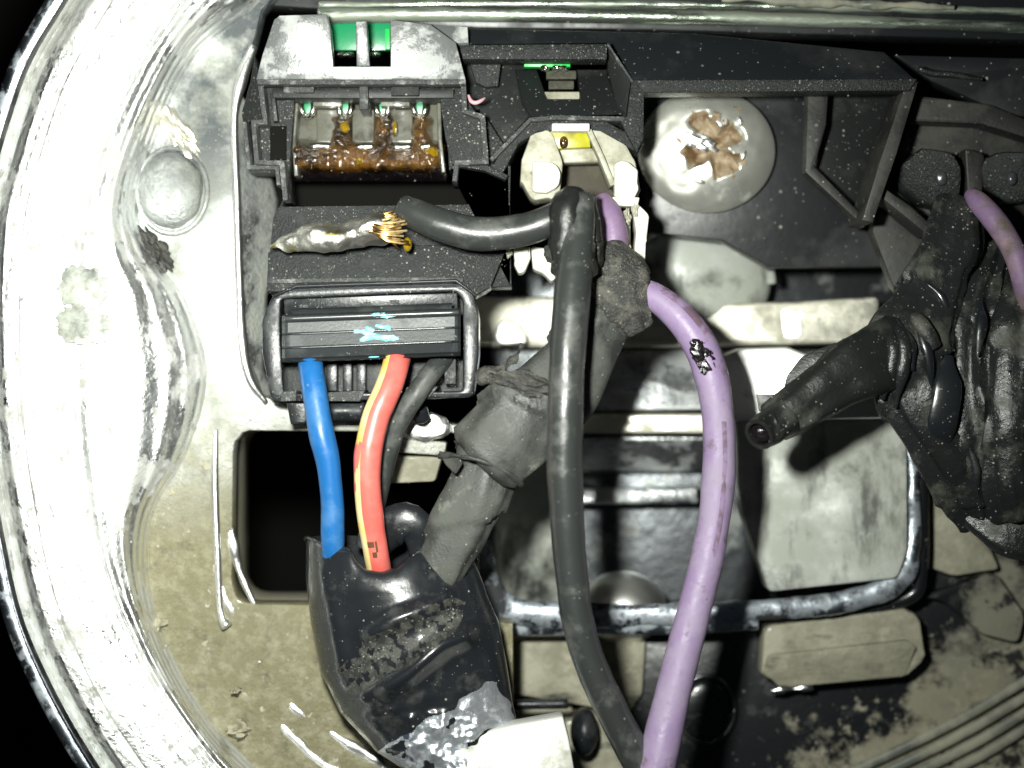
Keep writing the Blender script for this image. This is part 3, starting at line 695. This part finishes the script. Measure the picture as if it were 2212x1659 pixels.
# ------------------------------------------------------------------ screw
scw = thing('screw', 'large silver round-headed screw with rusty brown recess, beside the bracket post', 'screw', 1525, 325, -1.0)
screw_face = facing(1490, 315, -.9, 1.0)
def screw_tilt(px, py): return screw_face(px, py) - .20 * (px - 1490) * K + .04 * (py - 315) * K
def recess(px, py):
    x, y = px - 1540, py - 312
    x += 10 * noise.noise((px * .03, py * .03, 1)); y += 10 * noise.noise((px * .03, py * .03, 7))
    c, s_ = math.cos(.5), math.sin(.5)
    x, y = x * c - y * s_, x * s_ + y * c
    m = max(1 - max(abs(x) / 72, abs(y) / 24), 1 - max(abs(x) / 26, abs(y) / 76))
    return max(0, min(1, m * 2.2))
def screw_pt(u, v):
    a = u * 2 * PI; r = v
    px, py = 1526 + 148 * r * math.cos(a), 326 + 134 * r * math.sin(a)
    z = -.95 + .62 * math.sqrt(max(0, 1 - (r * .94) ** 2)) 
    z = -.95 + (z + .95) * .42 + (screw_tilt(px, py) + .9)
    z += .012 * noise.fractal((px * .02, py * .02, 1), 1, 2, 2)
    z -= .1 * recess(px, py)
    return P(px, py, z)
grid('screw_head', screw_pt, 96, 70, M['screw'], scw)
def rust_pt(u, v):
    px, py = 1460 + 160 * u, 230 + 165 * v
    a = math.atan2(py - 326, (px - 1526)); r = math.hypot((px - 1526) / 148, (py - 326) / 134)
    z = -.95 + .62 * math.sqrt(max(0, 1 - (r * .94) ** 2))
    z = -.95 + (z + .95) * .42 + (screw_tilt(px, py) + .9) + .012 * noise.fractal((px * .02, py * .02, 1), 1, 2, 2) - .1 * recess(px, py)
    return P(px, py, z + .010 + .035 * max(-.2, noise.fractal((px * .035, py * .035, 3), 1, 2, 4)))
grid('rust', rust_pt, 70, 70, M['rust'], scw, keep=lambda u, v: recess(1460 + 160 * u, 230 + 165 * v) + .35 * noise.fractal((u * 4, v * 4, 2), 1, 2, 4) > .16)
blob('bare_metal', 1512, 306, -.71, 34, 15, .03, M['bright_chrome'], scw, nz=(.5, 2, 2), rot=-.35)
for x, y, r_ in ((1598, 262, .2), (1606, 336, -.4), (1512, 392, 1.3)):
    q_ = screw_pt(math.atan2((y - 326) / 134, (x - 1526) / 148) / (2 * PI), math.hypot((x - 1526) / 148, (y - 326) / 134))
    blob('peened_nick', x, y, q_.z, 5, 12, .02, M['bright_chrome'], scw, rot=r_, sub=3)

# ------------------------------------------------------------------ plug
plug = thing('connector_plug', 'black rectangular plug with blue, red and black wires and cyan paint scrapes', 'plug', 800, 740, -.4)
shell = rpoly([(566, 690), (590, 636), (640, 622), (985, 610), (1022, 630), (1034, 680), (1034, 770), (1022, 858), (930, 862), (600, 868), (584, 860), (566, 760)], 12, 4)
inner = rpoly([(606, 646), (985, 630), (1000, 650), (1000, 845), (612, 850), (604, 700)], 10, 3)
prism('shell', shell, .10, .55, M['gloss_black'], plug, holes=[inner], bev=4)
prism('shell_liner', shell, -.22, .3, M['plastic'], plug, bev=4)
prism('shell_lip', ribbon([(588, 640), (640, 618), (985, 606), (1030, 640)], 7), .14, .3, M['gloss_black'], plug, bev=3)
prism('inner_bar', [(612, 646), (988, 632), (990, 676), (614, 686)], slope(800, 660, .06, 0, -.06), .2, M['gloss_black'], plug, bev=4)
for x, y in ((655, 656), (715, 653), (790, 650), (851, 646), (948, 648)):
    prism('latch_tooth', rect(x - 9, y + 2, x + 11, y + 9), .085, .05, M['plastic_edge'], plug, bev=1)
# latch bar: an extruded stepped profile
def latch_pt(u, v):
    prof = [(672, .12), (675, .20), (681, .235), (687, .22), (690, .205), (711, .215), (714, .236), (717, .212), (741, .228), (744, .252), (747, .226), (766, .20), (774, .14), (776, .0)]
    t = v * (len(prof) - 1); i = min(int(t), len(prof) - 2); f = t - i
    y = prof[i][0] * (1 - f) + prof[i + 1][0] * f; z = prof[i][1] * (1 - f) + prof[i + 1][1] * f
    e = min(u, 1 - u)
    z -= .05 * max(0, 1 - e / .03) ** 2
    px = 609 + 386 * u
    return P(px, y + 8 - (px - 609) * .038, z + .12)
grid('latch_bar', latch_pt, 60, 65, M['satin'], plug, thick=.12, smooth=22)
for yy, r_, zz in ((681, 4.5, .345), (714, 1.8, .352), (744, 1.8, .368)):
    tube('latch_ridge', [(616 if r_ > 3 else 632, yy + 8 - (616 - 609) * .038, zz), (800, yy + 8 - (800 - 609) * .038, zz), (990 if r_ > 3 else 975, yy + 8 - (985 - 609) * .038, zz)], r_, M['edge_gloss'], plug, seg=10, step=.06)
for pts in ([(765, 716), (785, 717), (800, 721), (814, 724)], [(795, 728), (815, 727), (830, 728), (846, 729)], [(790, 709), (800, 712), (806, 716)], [(812, 703), (826, 706), (842, 712)],
            [(778, 735), (792, 730), (804, 727)]):
    tube('paint_scrape', [(x, y, .352 + (y - 712) * .0005) for x, y in pts], [3, 5, 6, 3][:len(pts)], M['cyan'], plug, seg=8, step=.02, flat=.5, nz=(.012, 14, 1))
for x, y, r_, z in ((826, 681, 24, .352), (840, 730, 16, .357), (806, 770, 13, .285)):
    blob('paint_scrape', x, y, z, r_, min(5, r_ * .8), .008, M['cyan'], plug, nz=(.8, 2, x), sub=3)
prism('plug_lip', [(606, 846), (640, 845), (640, 866), (606, 868)], .12, .3, M['plastic_edge'], plug, bev=3)
prism('plug_lip', [(700, 848), (790, 842), (778, 868), (704, 866)], .12, .3, M['plastic_edge'], plug, bev=3, wob=3)
prism('plug_lip', [(878, 836), (948, 834), (930, 858), (872, 856)], .12, .3, M['plastic_edge'], plug, bev=3, wob=3)
for x0, x1 in ((705, 728), (740, 760), (770, 790)):
    prism('plug_rib', rect(x0, 785, x1, 845), -.06, .2, M['gloss_black'], plug, bev=3)
prism('plug_rib', rect(960, 775, 985, 830), .06, .2, M['plastic_edge'], plug, bev=4)
prism('foot', rpoly([(618, 868), (668, 868), (662, 915), (628, 918)], 5), -.02, .3, M['gloss_black'], plug, bev=4)
tube('foot', [(715, 888, -.08), (785, 888, -.08)], 22, M['gloss_black'], plug, seg=16)
tube('foot', [(905, 882, -.1), (912, 905, -.15)], 18, M['gloss_black'], plug, seg=14)

# ------------------------------------------------------------------ wires
def wire(name, label, pts, rad, m, **kw):
    xs = [p for p in pts]
    t = thing(name, label, 'wire', pts[len(pts) // 2][0], pts[len(pts) // 2][1], pts[len(pts) // 2][2] - .1)
    tube('insulation', pts, rad, m, t, nz=(.010, 2.2, pts[0][0] * .1), **kw)
    return t
wire('wire', 'bright blue wire, leftmost of the three leaving the black plug',
     [(668, 755, .02), (672, 790, .22), (680, 850, .32), (694, 930, .36), (711, 1010, .34), (717, 1090, .3), (719, 1180, .24), (722, 1240, .1)], [25, 26, 27, 26, 25, 25, 25, 25], M['blue'])
rp = [(862, 750, .05), (854, 790, .26), (838, 840, .36), (812, 900, .4), (797, 970, .42), (794, 1040, .4), (799, 1110, .36), (812, 1190, .28), (822, 1250, .1)]
rr_ = [27, 28, 29, 29, 29, 28, 28, 27, 26]
rw = wire('wire', 'red wire with a pale yellow stripe, in the middle of the three leaving the plug', rp, rr_, M['red'])
stripe('colour_stripe', rp, rr_, 18, 60, M['stripe'], rw, .08, 1, 1.012)
for a0, a1, t0, t1 in ((62, 92, .80, .808), (96, 106, .79, .845), (78, 98, .83, .838), (70, 78, .795, .812)):
    stripe('printed_mark', rp, rr_, a0, a1, M['ink'], rw, t0, t1, 1.02, 3)
wire('wire', 'thin black wire partly hidden behind the red wire below the plug',
     [(968, 765, .0), (935, 800, .12), (900, 850, .16), (862, 910, .14), (836, 980, .08), (815, 1070, .0), (790, 1180, -.05)], 22, M['wire_black'])
sw = thing('soldered_wire', 'short black wire with a stripped, soldered tip, lying across the burnt cavity', 'wire', 1000, 490, .2)
tube('insulation', [(868, 448, .34), (905, 466, .38), (960, 488, .42), (1030, 505, .44), (1110, 500, .46), (1170, 484, .5), (1225, 455, .5)], [28, 33, 35, 36, 35, 33, 30], M['wire_grey'], sw)
tube('solder_tip', [(586, 532, .26), (625, 520, .3), (665, 512, .32), (720, 514, .34), (775, 506, .34), (830, 490, .34), (858, 482, .34)], [8, 22, 29, 31, 32, 28, 16], M['solder'], sw, nz=(.055, 3.6, 5), seg=32, step=.02)
bm = bmesh.new()
so = []
for i in range(22):
    t_ = i / 21
    y0 = 470 + 40 * t_ + random.uniform(-5, 5); y1 = 452 + 84 * t_ + random.uniform(-7, 7)
    z0 = .36 + .10 * math.sin(PI * t_) + random.uniform(-.02, .03)
    so.append(tube('copper_strands', [(806 + random.uniform(-12, 12), y0, z0), (836 + random.uniform(-6, 6), (y0 + y1) / 2 + random.uniform(-6, 6), z0 + .03), (874 + random.uniform(-16, 12), y1, z0 - .02)], 2.4, M['copper'], None, seg=6, step=.04))
def join(objs, name, m, parent, kind=None):
    bm = bmesh.new()
    for o in objs:
        me = o.data; me.transform(Matrix.Translation(o.location)); bm.from_mesh(me)
        bpy.data.objects.remove(o); bpy.data.meshes.remove(me)
    r = link(name, bm, m, parent, 50)
    if kind: r['kind'] = kind
    return r
join(so, 'copper_strands', M['copper'], sw, 'stuff')
blob('flux_bead', 880, 528, .3, 10, 16, .05, M['amber'], sw, sub=3)

lp = [(1254, 425, .56), (1250, 480, .60), (1243, 560, .68), (1236, 640, .76), (1226, 760, .84), (1222, 880, .86), (1219, 1000, .84), (1224, 1120, .8), (1233, 1230, .76), (1248, 1340, .72), (1282, 1450, .66), (1330, 1550, .6), (1378, 1640, .55), (1420, 1720, .5)]
wire('wire', 'long black wire hanging down the middle in front of the taped cable', lp, [30, 34, 36, 37, 37, 37, 36, 35, 34, 33, 33, 34, 36, 36], M['wire_grey'])
knot = thing('wire_splice', 'lumpy grey-black melted splice joining the soldered wire to the long black wire', 'wire splice', 1240, 500, .4)
tube('splice_tape', [(1240, 425, .5), (1232, 470, .56), (1234, 530, .58), (1236, 590, .64)], [42, 36, 44, 40], M['tape'], knot, nz=(.07, 4, 3))
blob('melted_lump', 1212, 540, .46, 30, 34, .14, M['tape_dusty'], knot, nz=(.4, 1.6, 5))
blob('melted_lump', 1275, 545, .44, 26, 42, .14, M['tape'], knot, nz=(.4, 1.6, 1))
tube('splice_tail', [(1270, 428, .5), (1280, 470, .52), (1282, 520, .5)], [16, 18, 14], M['tape'], knot, nz=(.03, 5, 1))

pp = [(1332, 592, .05), (1372, 622, .2), (1420, 645, .3), (1470, 686, .36), (1512, 745, .4), (1538, 820, .42), (1551, 910, .42), (1553, 1010, .42), (1543, 1120, .44), (1522, 1230, .46), (1494, 1340, .5), (1466, 1450, .54), (1440, 1560, .58), (1410, 1700, .62)]
pr = [22, 26, 30, 34, 36, 36, 35, 35, 35, 35, 36, 37, 38, 40]
pw = wire('wire', 'long pale purple wire with a burnt spot, curving down the right of centre', pp, pr, M['purple'])
stripe('faded_stripe', pp, pr, 96, 112, M['brown_streak'], pw, .34, .60, 1.006, 4)
stripe('faded_stripe', pp, pr, 112, 158, M['brown_streak'], pw, .03, .26, 1.006, 5)
for x, y, a, b_, r_, zz in ((1514, 764, 21, 27, .35, .532), (1530, 793, 18, 26, .55, .532), (1543, 820, 9, 17, .3, .528), (1503, 744, 12, 12, .2, .528), (1526, 776, 20, 22, .4, .53)):
    blob('burn_mark', x, y, zz, a, b_, .016, M['burnt'], pw, nz=(.35, 1.7, x * .37), rot=r_)
wire('wire', 'short purple wire end tucked inside the white terminal holder', [(1300, 430, .02), (1318, 470, .1), (1326, 520, .12), (1312, 570, .1), (1296, 610, .0)], [22, 29, 31, 27, 22], M['purple_dirty'])
wire('wire', 'dirty pinkish purple wire at the right edge, entering the taped bundle', [(2098, 420, .0), (2118, 440, .1), (2150, 478, .2), (2184, 530, .26), (2206, 590, .26), (2222, 660, .2)], [18, 23, 25, 25, 24, 23], M['purple_dirty'])

# ------------------------------------------------------------------ taped cable in the middle
tc = thing('taped_cable', 'wide dusty cable wrapped in grey tape, slanting behind the long black wire', 'cable', 1150, 900, 0)
tube('tape_wrap', [(1340, 560, .12), (1312, 640, .22), (1262, 740, .3), (1196, 840, .36), (1110, 920, .38), (1045, 985, .36)], [42, 62, 72, 84, 94, 86], M['tape_dusty'], tc, flat=.6, wrap=(.8, .20), nz=(.02, 2.2, 3), seg=56, folds=(.07, 1.0, 2))
tube('tape_wrap', [(1300, 545, .2), (1330, 600, .3), (1348, 660, .33), (1372, 712, .28)], [44, 58, 58, 34], M['tape_gritty'], tc, flat=.5, nz=(.015, 4, 3), seg=40, folds=(.07, 1.2, 5), wrap=(.6, .16))
tube('tape_wrap', [(1060, 975, .22), (1040, 1040, .28), (998, 1130, .3), (958, 1210, .28), (932, 1268, .24)], [70, 64, 60, 52, 44], M['tape_dusty'], tc, flat=.55, wrap=(.8, .18), nz=(.012, 3, 7), seg=50, folds=(.05, 1.0, 4))
tube('tape_fold', [(950, 985, .36), (985, 984, .52), (1040, 996, .585), (1092, 1018, .54), (1126, 1046, .38)], [8, 5, 5, 5, 9], M['tape_dusty'], tc, seg=10, nz=(.02, 6, 1))
prism('tape_fold', rpoly([(946, 974), (985, 980), (1000, 1000), (984, 1026), (962, 1004)], 6), slope(970, 995, .46, .25, .1), .04, M['tape_dusty'], tc, bev=3)
tube('dirt_ridge', [(1048, 822, .30), (1080, 800, .42), (1105, 775, .44), (1130, 745, .40)], [16, 13, 9, 6], M['tape_gritty'], tc, seg=12, nz=(.06, 7, 4))
blob('dirt_ridge', 1135, 828, .56, 66, 22, .05, M['tape_gritty'], tc, nz=(.5, 1.8, 8), rot=-.25)

# ------------------------------------------------------------------ black vinyl sleeve
sl = thing('vinyl_sleeve', 'shiny black vinyl tape sleeve holding the three wires, at the bottom left', 'sleeve', 900, 1400, -.2)
MOUTH = [(655, 1158), (700, 1174), (745, 1186), (762, 1192), (770, 1218), (792, 1242), (822, 1247), (852, 1234), (880, 1208), (910, 1190), (1020, 1185)]
CREASE = [([(790, 1510), (820, 1492), (880, 1458), (925, 1420), (960, 1392), (1005, 1375)], .13, 26), ([(800, 1370), (850, 1340), (910, 1318), (960, 1290)], .08, 20), ([(690, 1240), (715, 1330), (730, 1420)], .05, 22)]
def seg_dist(x, y, pts):
    best = 1e9
    for (x0, y0), (x1, y1) in zip(pts, pts[1:]):
        dx, dy = x1 - x0, y1 - y0
        t = max(0, min(1, ((x - x0) * dx + (y - y0) * dy) / (dx * dx + dy * dy)))
        best = min(best, math.hypot(x - x0 - t * dx, y - y0 - t * dy))
    return best
def sleeve_pt(u, v):
    # around (u) and along (v)
    yT = [(660, 1165, 1010, 1195), (660, 1250, 1046, 1270), (672, 1350, 1078, 1345), (692, 1450, 1094, 1430), (735, 1540, 1108, 1520), (815, 1625, 1125, 1590), (930, 1700, 1150, 1670)]
    t = v * (len(yT) - 1); i = min(int(t), len(yT) - 2); f = t - i
    a, b = yT[i], yT[i + 1]
    x0, y0, x1, y1 = [a[k] * (1 - f) + b[k] * f for k in range(4)]
    ang_ = 2 * PI * u
    cx, cy = (x0 + x1) / 2, (y0 + y1) / 2
    c, s = math.cos(ang_), math.sin(ang_)
    px = cx + (x1 - x0) / 2 * c; py = cy + (y1 - y0) / 2 * c
    h = .42 + .06 * math.sin(v * 5)
    z = .0 + s * h * (1 - .12 * c)
    if s > 0:                                           # creases over the front
        q = (px - 700) * .55 + (py - 1150) * .9
        z += .045 * s * noise.noise((px * .006, py * .006, 3)) + (.05 * s * noise.fractal((px * .02, py * .02, 6), 1, 2, 3) if py > 1480 else 0) * min(1, max(0, py - 1480) / 60)
        mouth = max(0, 1 - v * 5)
        py = py * (1 - mouth) + mouth * interp(MOUTH, px) * s ** .3 + mouth * py * (1 - s ** .3)
        z -= mouth * .10
        for pts, hh, ww in CREASE:
            z += hh * math.exp(-(seg_dist(px, py, pts) / ww) ** 2) * s
    else:
        mouth = max(0, 1 - v * 7); py -= mouth * 18 * abs(s)
    return P(px, py, z + noise.fractal((px * .02, py * .02, z * 2), 1, 2, 3) * .006)
bm = bmesh.new(); NU, NV = 150, 110
VV = [[bm.verts.new(sleeve_pt(i / NU, j / NV)) for i in range(NU)] for j in range(NV + 1)]
for j in range(NV):
    for i in range(NU):
        bm.faces.new((VV[j][i], VV[j][(i + 1) % NU], VV[j + 1][(i + 1) % NU], VV[j + 1][i]))
bmesh.ops.recalc_face_normals(bm, faces=bm.faces)
link('sleeve_wall', bm, M['vinyl'], sl, 50)
def lip_path(a0, a1, n, dz=0):
    out = []
    for i in range(n + 1):
        q = sleeve_pt(a0 + (a1 - a0) * i / n, 0.0); s_ = K * (D - q.z) / D
        out.append((q.x / s_ + 1106, -q.y / s_ + 829.5, q.z + dz))
    return out
tube('sleeve_lip', lip_path(.0, .5, 40), 4.5, M['vinyl'], sl, seg=8, nz=(.008, 9, 1))
tube('sleeve_tab', [(800, 1180, -.1), (850, 1135, .02), (895, 1140, .04), (905, 1200, .02)], [40, 46, 40, 20], M['vinyl'], sl, flat=.5, nz=(.03, 3, 2))
blob('dust_patch', 885, 1430, .0, 10, 10, .01, M['grit'], sl, sub=2) if False else None
def inside(x, y, poly):
    c = False
    for (x0, y0), (x1, y1) in zip(poly, poly[1:] + poly[:1]):
        if (y0 > y) != (y1 > y) and x < (x1 - x0) * (y - y0) / (y1 - y0) + x0: c = not c
    return c
def on_sleeve(name, poly, m, thr, fq, lift, kind=None):
    def pt(u, v):
        q = sleeve_pt(.02 + .46 * u, v); q.z += lift; return q
    def kp(u, v):
        q = sleeve_pt(.02 + .46 * u, v); s_ = K * (D - q.z) / D
        px, py = q.x / s_ + 1106, -q.y / s_ + 829.5
        return inside(px + 14 * noise.noise((px * .03, py * .03, 1)), py + 14 * noise.noise((px * .03, py * .03, 5)), poly) and noise.fractal((px * fq, py * fq, 2), 1, 2, 3) > thr
    o = grid(name, pt, 220, 260, m, sl, keep=kp)
    if kind: o['kind'] = kind
on_sleeve('dust_film', [(738, 1450), (770, 1400), (850, 1350), (960, 1290), (1010, 1300), (985, 1370), (925, 1410), (860, 1450), (780, 1490), (745, 1500)], M['film'], -.18, .05, .004, 'stuff')
on_sleeve('sheen_patch', [(780, 1640), (860, 1590), (985, 1530), (1020, 1490), (1075, 1470), (1115, 1560), (1010, 1600), (1020, 1740), (880, 1740)], M['tape_sheen'], -.45, .02, .008)  # white flash sheen on the glossy tape, painted as a pale patch

plate = prism('white_plate', rpoly([(996, 1594), (1100, 1566), (1216, 1545), (1230, 1600), (1250, 1720), (960, 1720)], 8), facing(1110, 1620, .35, .9), .2, M['plate'], None, bev=5)
tag(plate, 'bright white metal plate at the bottom edge beside the vinyl sleeve', 'plate')

# ------------------------------------------------------------------ taped bundle at the right
tb = thing('taped_bundle', 'thick dirty bundle of cables under crumpled black tape, at the right edge', 'cable', 2080, 850, -.6)
tube('tape_wrap', [(2068, 440, -.1), (2046, 540, .0), (2006, 640, .1), (1962, 740, .18), (1978, 850, .2), (2022, 950, .14), (2080, 1060, .0), (2110, 1130, -.1)], [50, 56, 66, 84, 70, 58, 50, 34], M['tape_old'], tb, seg=56, nz=(.025, 2.2, 3), folds=(.10, 1.3, 2), wrap=(.85, .16), flat=.62)
tube('tape_wrap', [(2160, 540, -.2), (2126, 640, .0), (2108, 760, .12), (2104, 880, .14), (2108, 1000, .08), (2120, 1080, .0)], [30, 44, 54, 54, 52, 42], M['tape_old'], tb, seg=48, nz=(.02, 2.4, 8), folds=(.09, 1.3, 6), wrap=(.9, .2), flat=.7)
tube('tape_wrap', [(2240, 580, -.1), (2206, 670, .1), (2196, 780, .2), (2192, 900, .22), (2178, 1020, .16), (2190, 1110, .05)], [38, 50, 58, 58, 58, 46], M['tape_old'], tb, seg=48, nz=(.02, 2.4, 12), folds=(.10, 1.3, 9), wrap=(.8, .2), flat=.7)
tube('tape_wrap', [(2072, 1080, -.1), (2120, 1122, -.05), (2180, 1158, .0), (2260, 1172, .0)], [16, 34, 42, 44], M['tape_old'], tb, seg=36, nz=(.02, 3, 2), flat=.45, folds=(.04, 1.4, 3))
tube('tape_flap', [(2046, 770, .30), (2046, 840, .36), (2036, 910, .34), (2026, 965, .25)], [14, 30, 34, 24], M['vinyl'], tb, seg=20, flat=.25, nz=(.015, 3, 1))
for pts in ([(1938, 690, .34), (1966, 745, .42), (1970, 800, .42)], [(1974, 690, .36), (2004, 760, .42), (2014, 850, .36)], [(2000, 610, .20), (2040, 650, .24), (2060, 720, .2)],
            [(2120, 640, .22), (2120, 700, .30), (2112, 770, .34)], [(2150, 700, .2), (2152, 800, .26), (2146, 900, .26)], [(2180, 800, .36), (2200, 900, .38), (2190, 1000, .32)], [(2090, 950, .24), (2110, 1020, .2), (2108, 1070, .12)]):
    tube('tape_crease', pts, [3, 11, 4], M['vinyl'], tb, seg=12, flat=.6, nz=(.015, 4, 3))
for k, pts in enumerate(([(1886, 704, .28), (1906, 745, .40), (1902, 800, .42), (1884, 850, .36)], [(1902, 694, .28), (1928, 740, .44), (1926, 800, .46), (1906, 862, .36)],
                         [(1925, 684, .28), (1952, 735, .44), (1952, 800, .46), (1934, 880, .36)], [(1912, 690, .30), (1890, 730, .38), (1868, 770, .42)], [(1950, 672, .3), (1990, 700, .40), (2020, 750, .40)])):
    tube('tape_pleat', pts, [5, 13, 14, 6][:len(pts)], M['tape_old'], tb, seg=16, flat=.6, nz=(.02, 4, k * 2.0))
stub = thing('taped_stub', 'cut cable stub wrapped in black tape, pointing left from the bundle', 'cable', 1790, 840, .2)
tube('tape_wrap', [(1672, 914, .52), (1720, 880, .5), (1790, 832, .46), (1856, 792, .40), (1930, 757, .24), (2010, 730, -.12)], [40, 46, 55, 66, 72, 60], M['tape'], stub, seg=36, flat=.7, nz=(.02, 3, 3), wrap=(2.6, .05), folds=(.05, 1.0, 3))
tube('cut_end', [(1640, 940, .70), (1660, 925, .60), (1692, 902, .52)], [31, 36, 40], M['tape'], stub, seg=28, nz=(.02, 5, 2), open_end=True)
blob('cut_core', 1648, 934, .62, 24, 24, .06, M['burnt'], stub, nz=(.3, 2, 2), sub=3)
tube('end_lip', [(1668, 884, .62), (1676, 912, .70), (1694, 944, .62)], [3, 5, 3], M['tape'], stub, seg=8)
prism('tape_flap', rpoly([(1700, 812), (1735, 768), (1800, 742), (1850, 732), (1810, 782), (1740, 836), (1690, 860)], 10), slope(1770, 790, .34, .05, .05), .03, M['tape'], stub, bev=2)
prism('tape_flap', [(1634, 852), (1690, 852), (1684, 880), (1662, 896), (1640, 888)], slope(1660, 870, .50, .05, 0), .03, M['tape'], stub, bev=2)

# dark rubber fittings above the bundle
fit = thing('rubber_fitting', 'dusty black rubber fitting with two glossy domes, at the upper right', 'fitting', 2080, 330, -.8)
prism('fitting_plate', [(1960, 232), (2320, 200), (2320, 480), (1930, 520), (1900, 420)], -.55, .3, M['dim_plastic'], fit, bev=6, wob=4)
prism('fitting_ledge', rpoly([(1975, 205), (2140, 225), (2320, 300), (2320, 330), (2120, 268), (1960, 262)], 8), -.32, .3, M['dim_plastic'], fit, bev=6)
prism('upper_flange', rpoly([(1930, 118), (2320, 128), (2320, 260), (2180, 250), (2010, 175)], 6), slope(2100, 180, -.38, 0, -.05), .2, M['slate'], fit, bev=5)
tube('flange_edge', [(1985, 148, -.2), (2010, 158, -.22), (2060, 162, -.22), (2120, 172, -.24)], [6, 8, 7, 4], M['plastic_dusty'], fit, seg=10)
prism('cap', rpoly([(1950, 352), (1998, 318), (2064, 330), (2080, 372), (2072, 428), (2030, 452), (1985, 440), (1946, 405)], 12, 3), slope(2020, 385, -.25, .10, -.12), .4, M['plastic_dusty'], fit, bev=10, wob=6)
prism('cap', rpoly([(2120, 345), (2160, 325), (2240, 330), (2240, 430), (2160, 440), (2118, 400)], 12, 3), slope(2180, 385, -.26, .08, -.10), .4, M['plastic_dusty'], fit, bev=10, wob=6)
blob('cap_glint', 2034, 384, -.225, 13, 17, .035, M['edge_gloss'], fit, sub=3, nz=(.2, 1, 3))
blob('cap_glint', 2186, 386, -.235, 12, 15, .035, M['edge_gloss'], fit, sub=3, nz=(.2, 1, 6))
prism('cap_seat', rpoly([(2085, 320), (2125, 330), (2122, 430), (2090, 440)], 8), -.3, .3, M['dim_plastic'], fit, bev=5, wob=6)
prism('fitting_rail', ribbon([(1905, 415), (1960, 455), (2010, 500)], 22), -.1, .4, M['dim_plastic'], fit, bev=4, wob=4)
prism('fitting_rail', ribbon([(2020, 520), (1985, 600), (1972, 650)], 14), -.02, .4, M['plastic_dusty'], fit, bev=4, wob=3)
prism('fitting_web', [(1900, 430), (2010, 505), (1975, 660), (1930, 620), (1885, 500)], -.45, .2, M['dim_plastic'], fit, bev=4, wob=3)

th = tube('thread', [(1012, 206, .14), (1018, 219, .17), (1028, 222, .18), (1038, 218, .17), (1047, 212, .14)], [3, 4.5, 4.5, 4, 2.5], M['pink'], None, seg=8, step=.015)
tag(th, 'tiny curled pink thread stuck beside the frame wall of the block', 'thread')

# ------------------------------------------------------------------ loose grit lying on the dark parts
def scatter():
    bpy.context.view_layer.update()
    dg = bpy.context.evaluated_depsgraph_get()
    bm = bmesh.new()
    zones = [((540, 160, 1110, 440), 330, 1.5), ((570, 530, 1110, 640), 200, 1.4), ((1000, 90, 1400, 350), 180, 1.4), ((1000, 560, 1420, 880), 160, 1.4), ((570, 610, 1040, 880), 160, 1.2),
             ((690, 1200, 1080, 1480), 130, 1.3), ((1380, 60, 2200, 560), 130, 1.8), ((1640, 420, 2212, 1180), 420, 2.1), ((880, 940, 1140, 1280), 60, 1.4), ((1200, 420, 1560, 640), 60, 1.4)]
    for (x0, y0, x1, y1), n, sz in zones:
        for _ in range(n):
            px, py = random.uniform(x0, x1), random.uniform(y0, y1)
            if noise.noise((px * .012, py * .012, 4)) < random.uniform(-.45, .35): continue
            t = P(px, py, 0); d = (t - cam.location).normalized()
            hit, loc, nor, *_r = sc.ray_cast(dg, cam.location, d)
            if not hit or loc.z < -.95: continue
            r = sz * K * random.uniform(.35, 1.15) ** 1.5
            g = bmesh.ops.create_icosphere(bm, subdivisions=1, radius=r, matrix=Matrix.Translation(loc + nor * r * .3))
            for v in g['verts']: v.co += Vector((random.uniform(-1, 1), random.uniform(-1, 1), random.uniform(-1, 1))) * r * .35
    o = link('loose_grit', bm, M['grit'], None, 0)
    o['kind'] = 'stuff'; o['label'] = 'pale specks of grit and dust scattered over the black parts'; o['category'] = 'grit'
scatter()
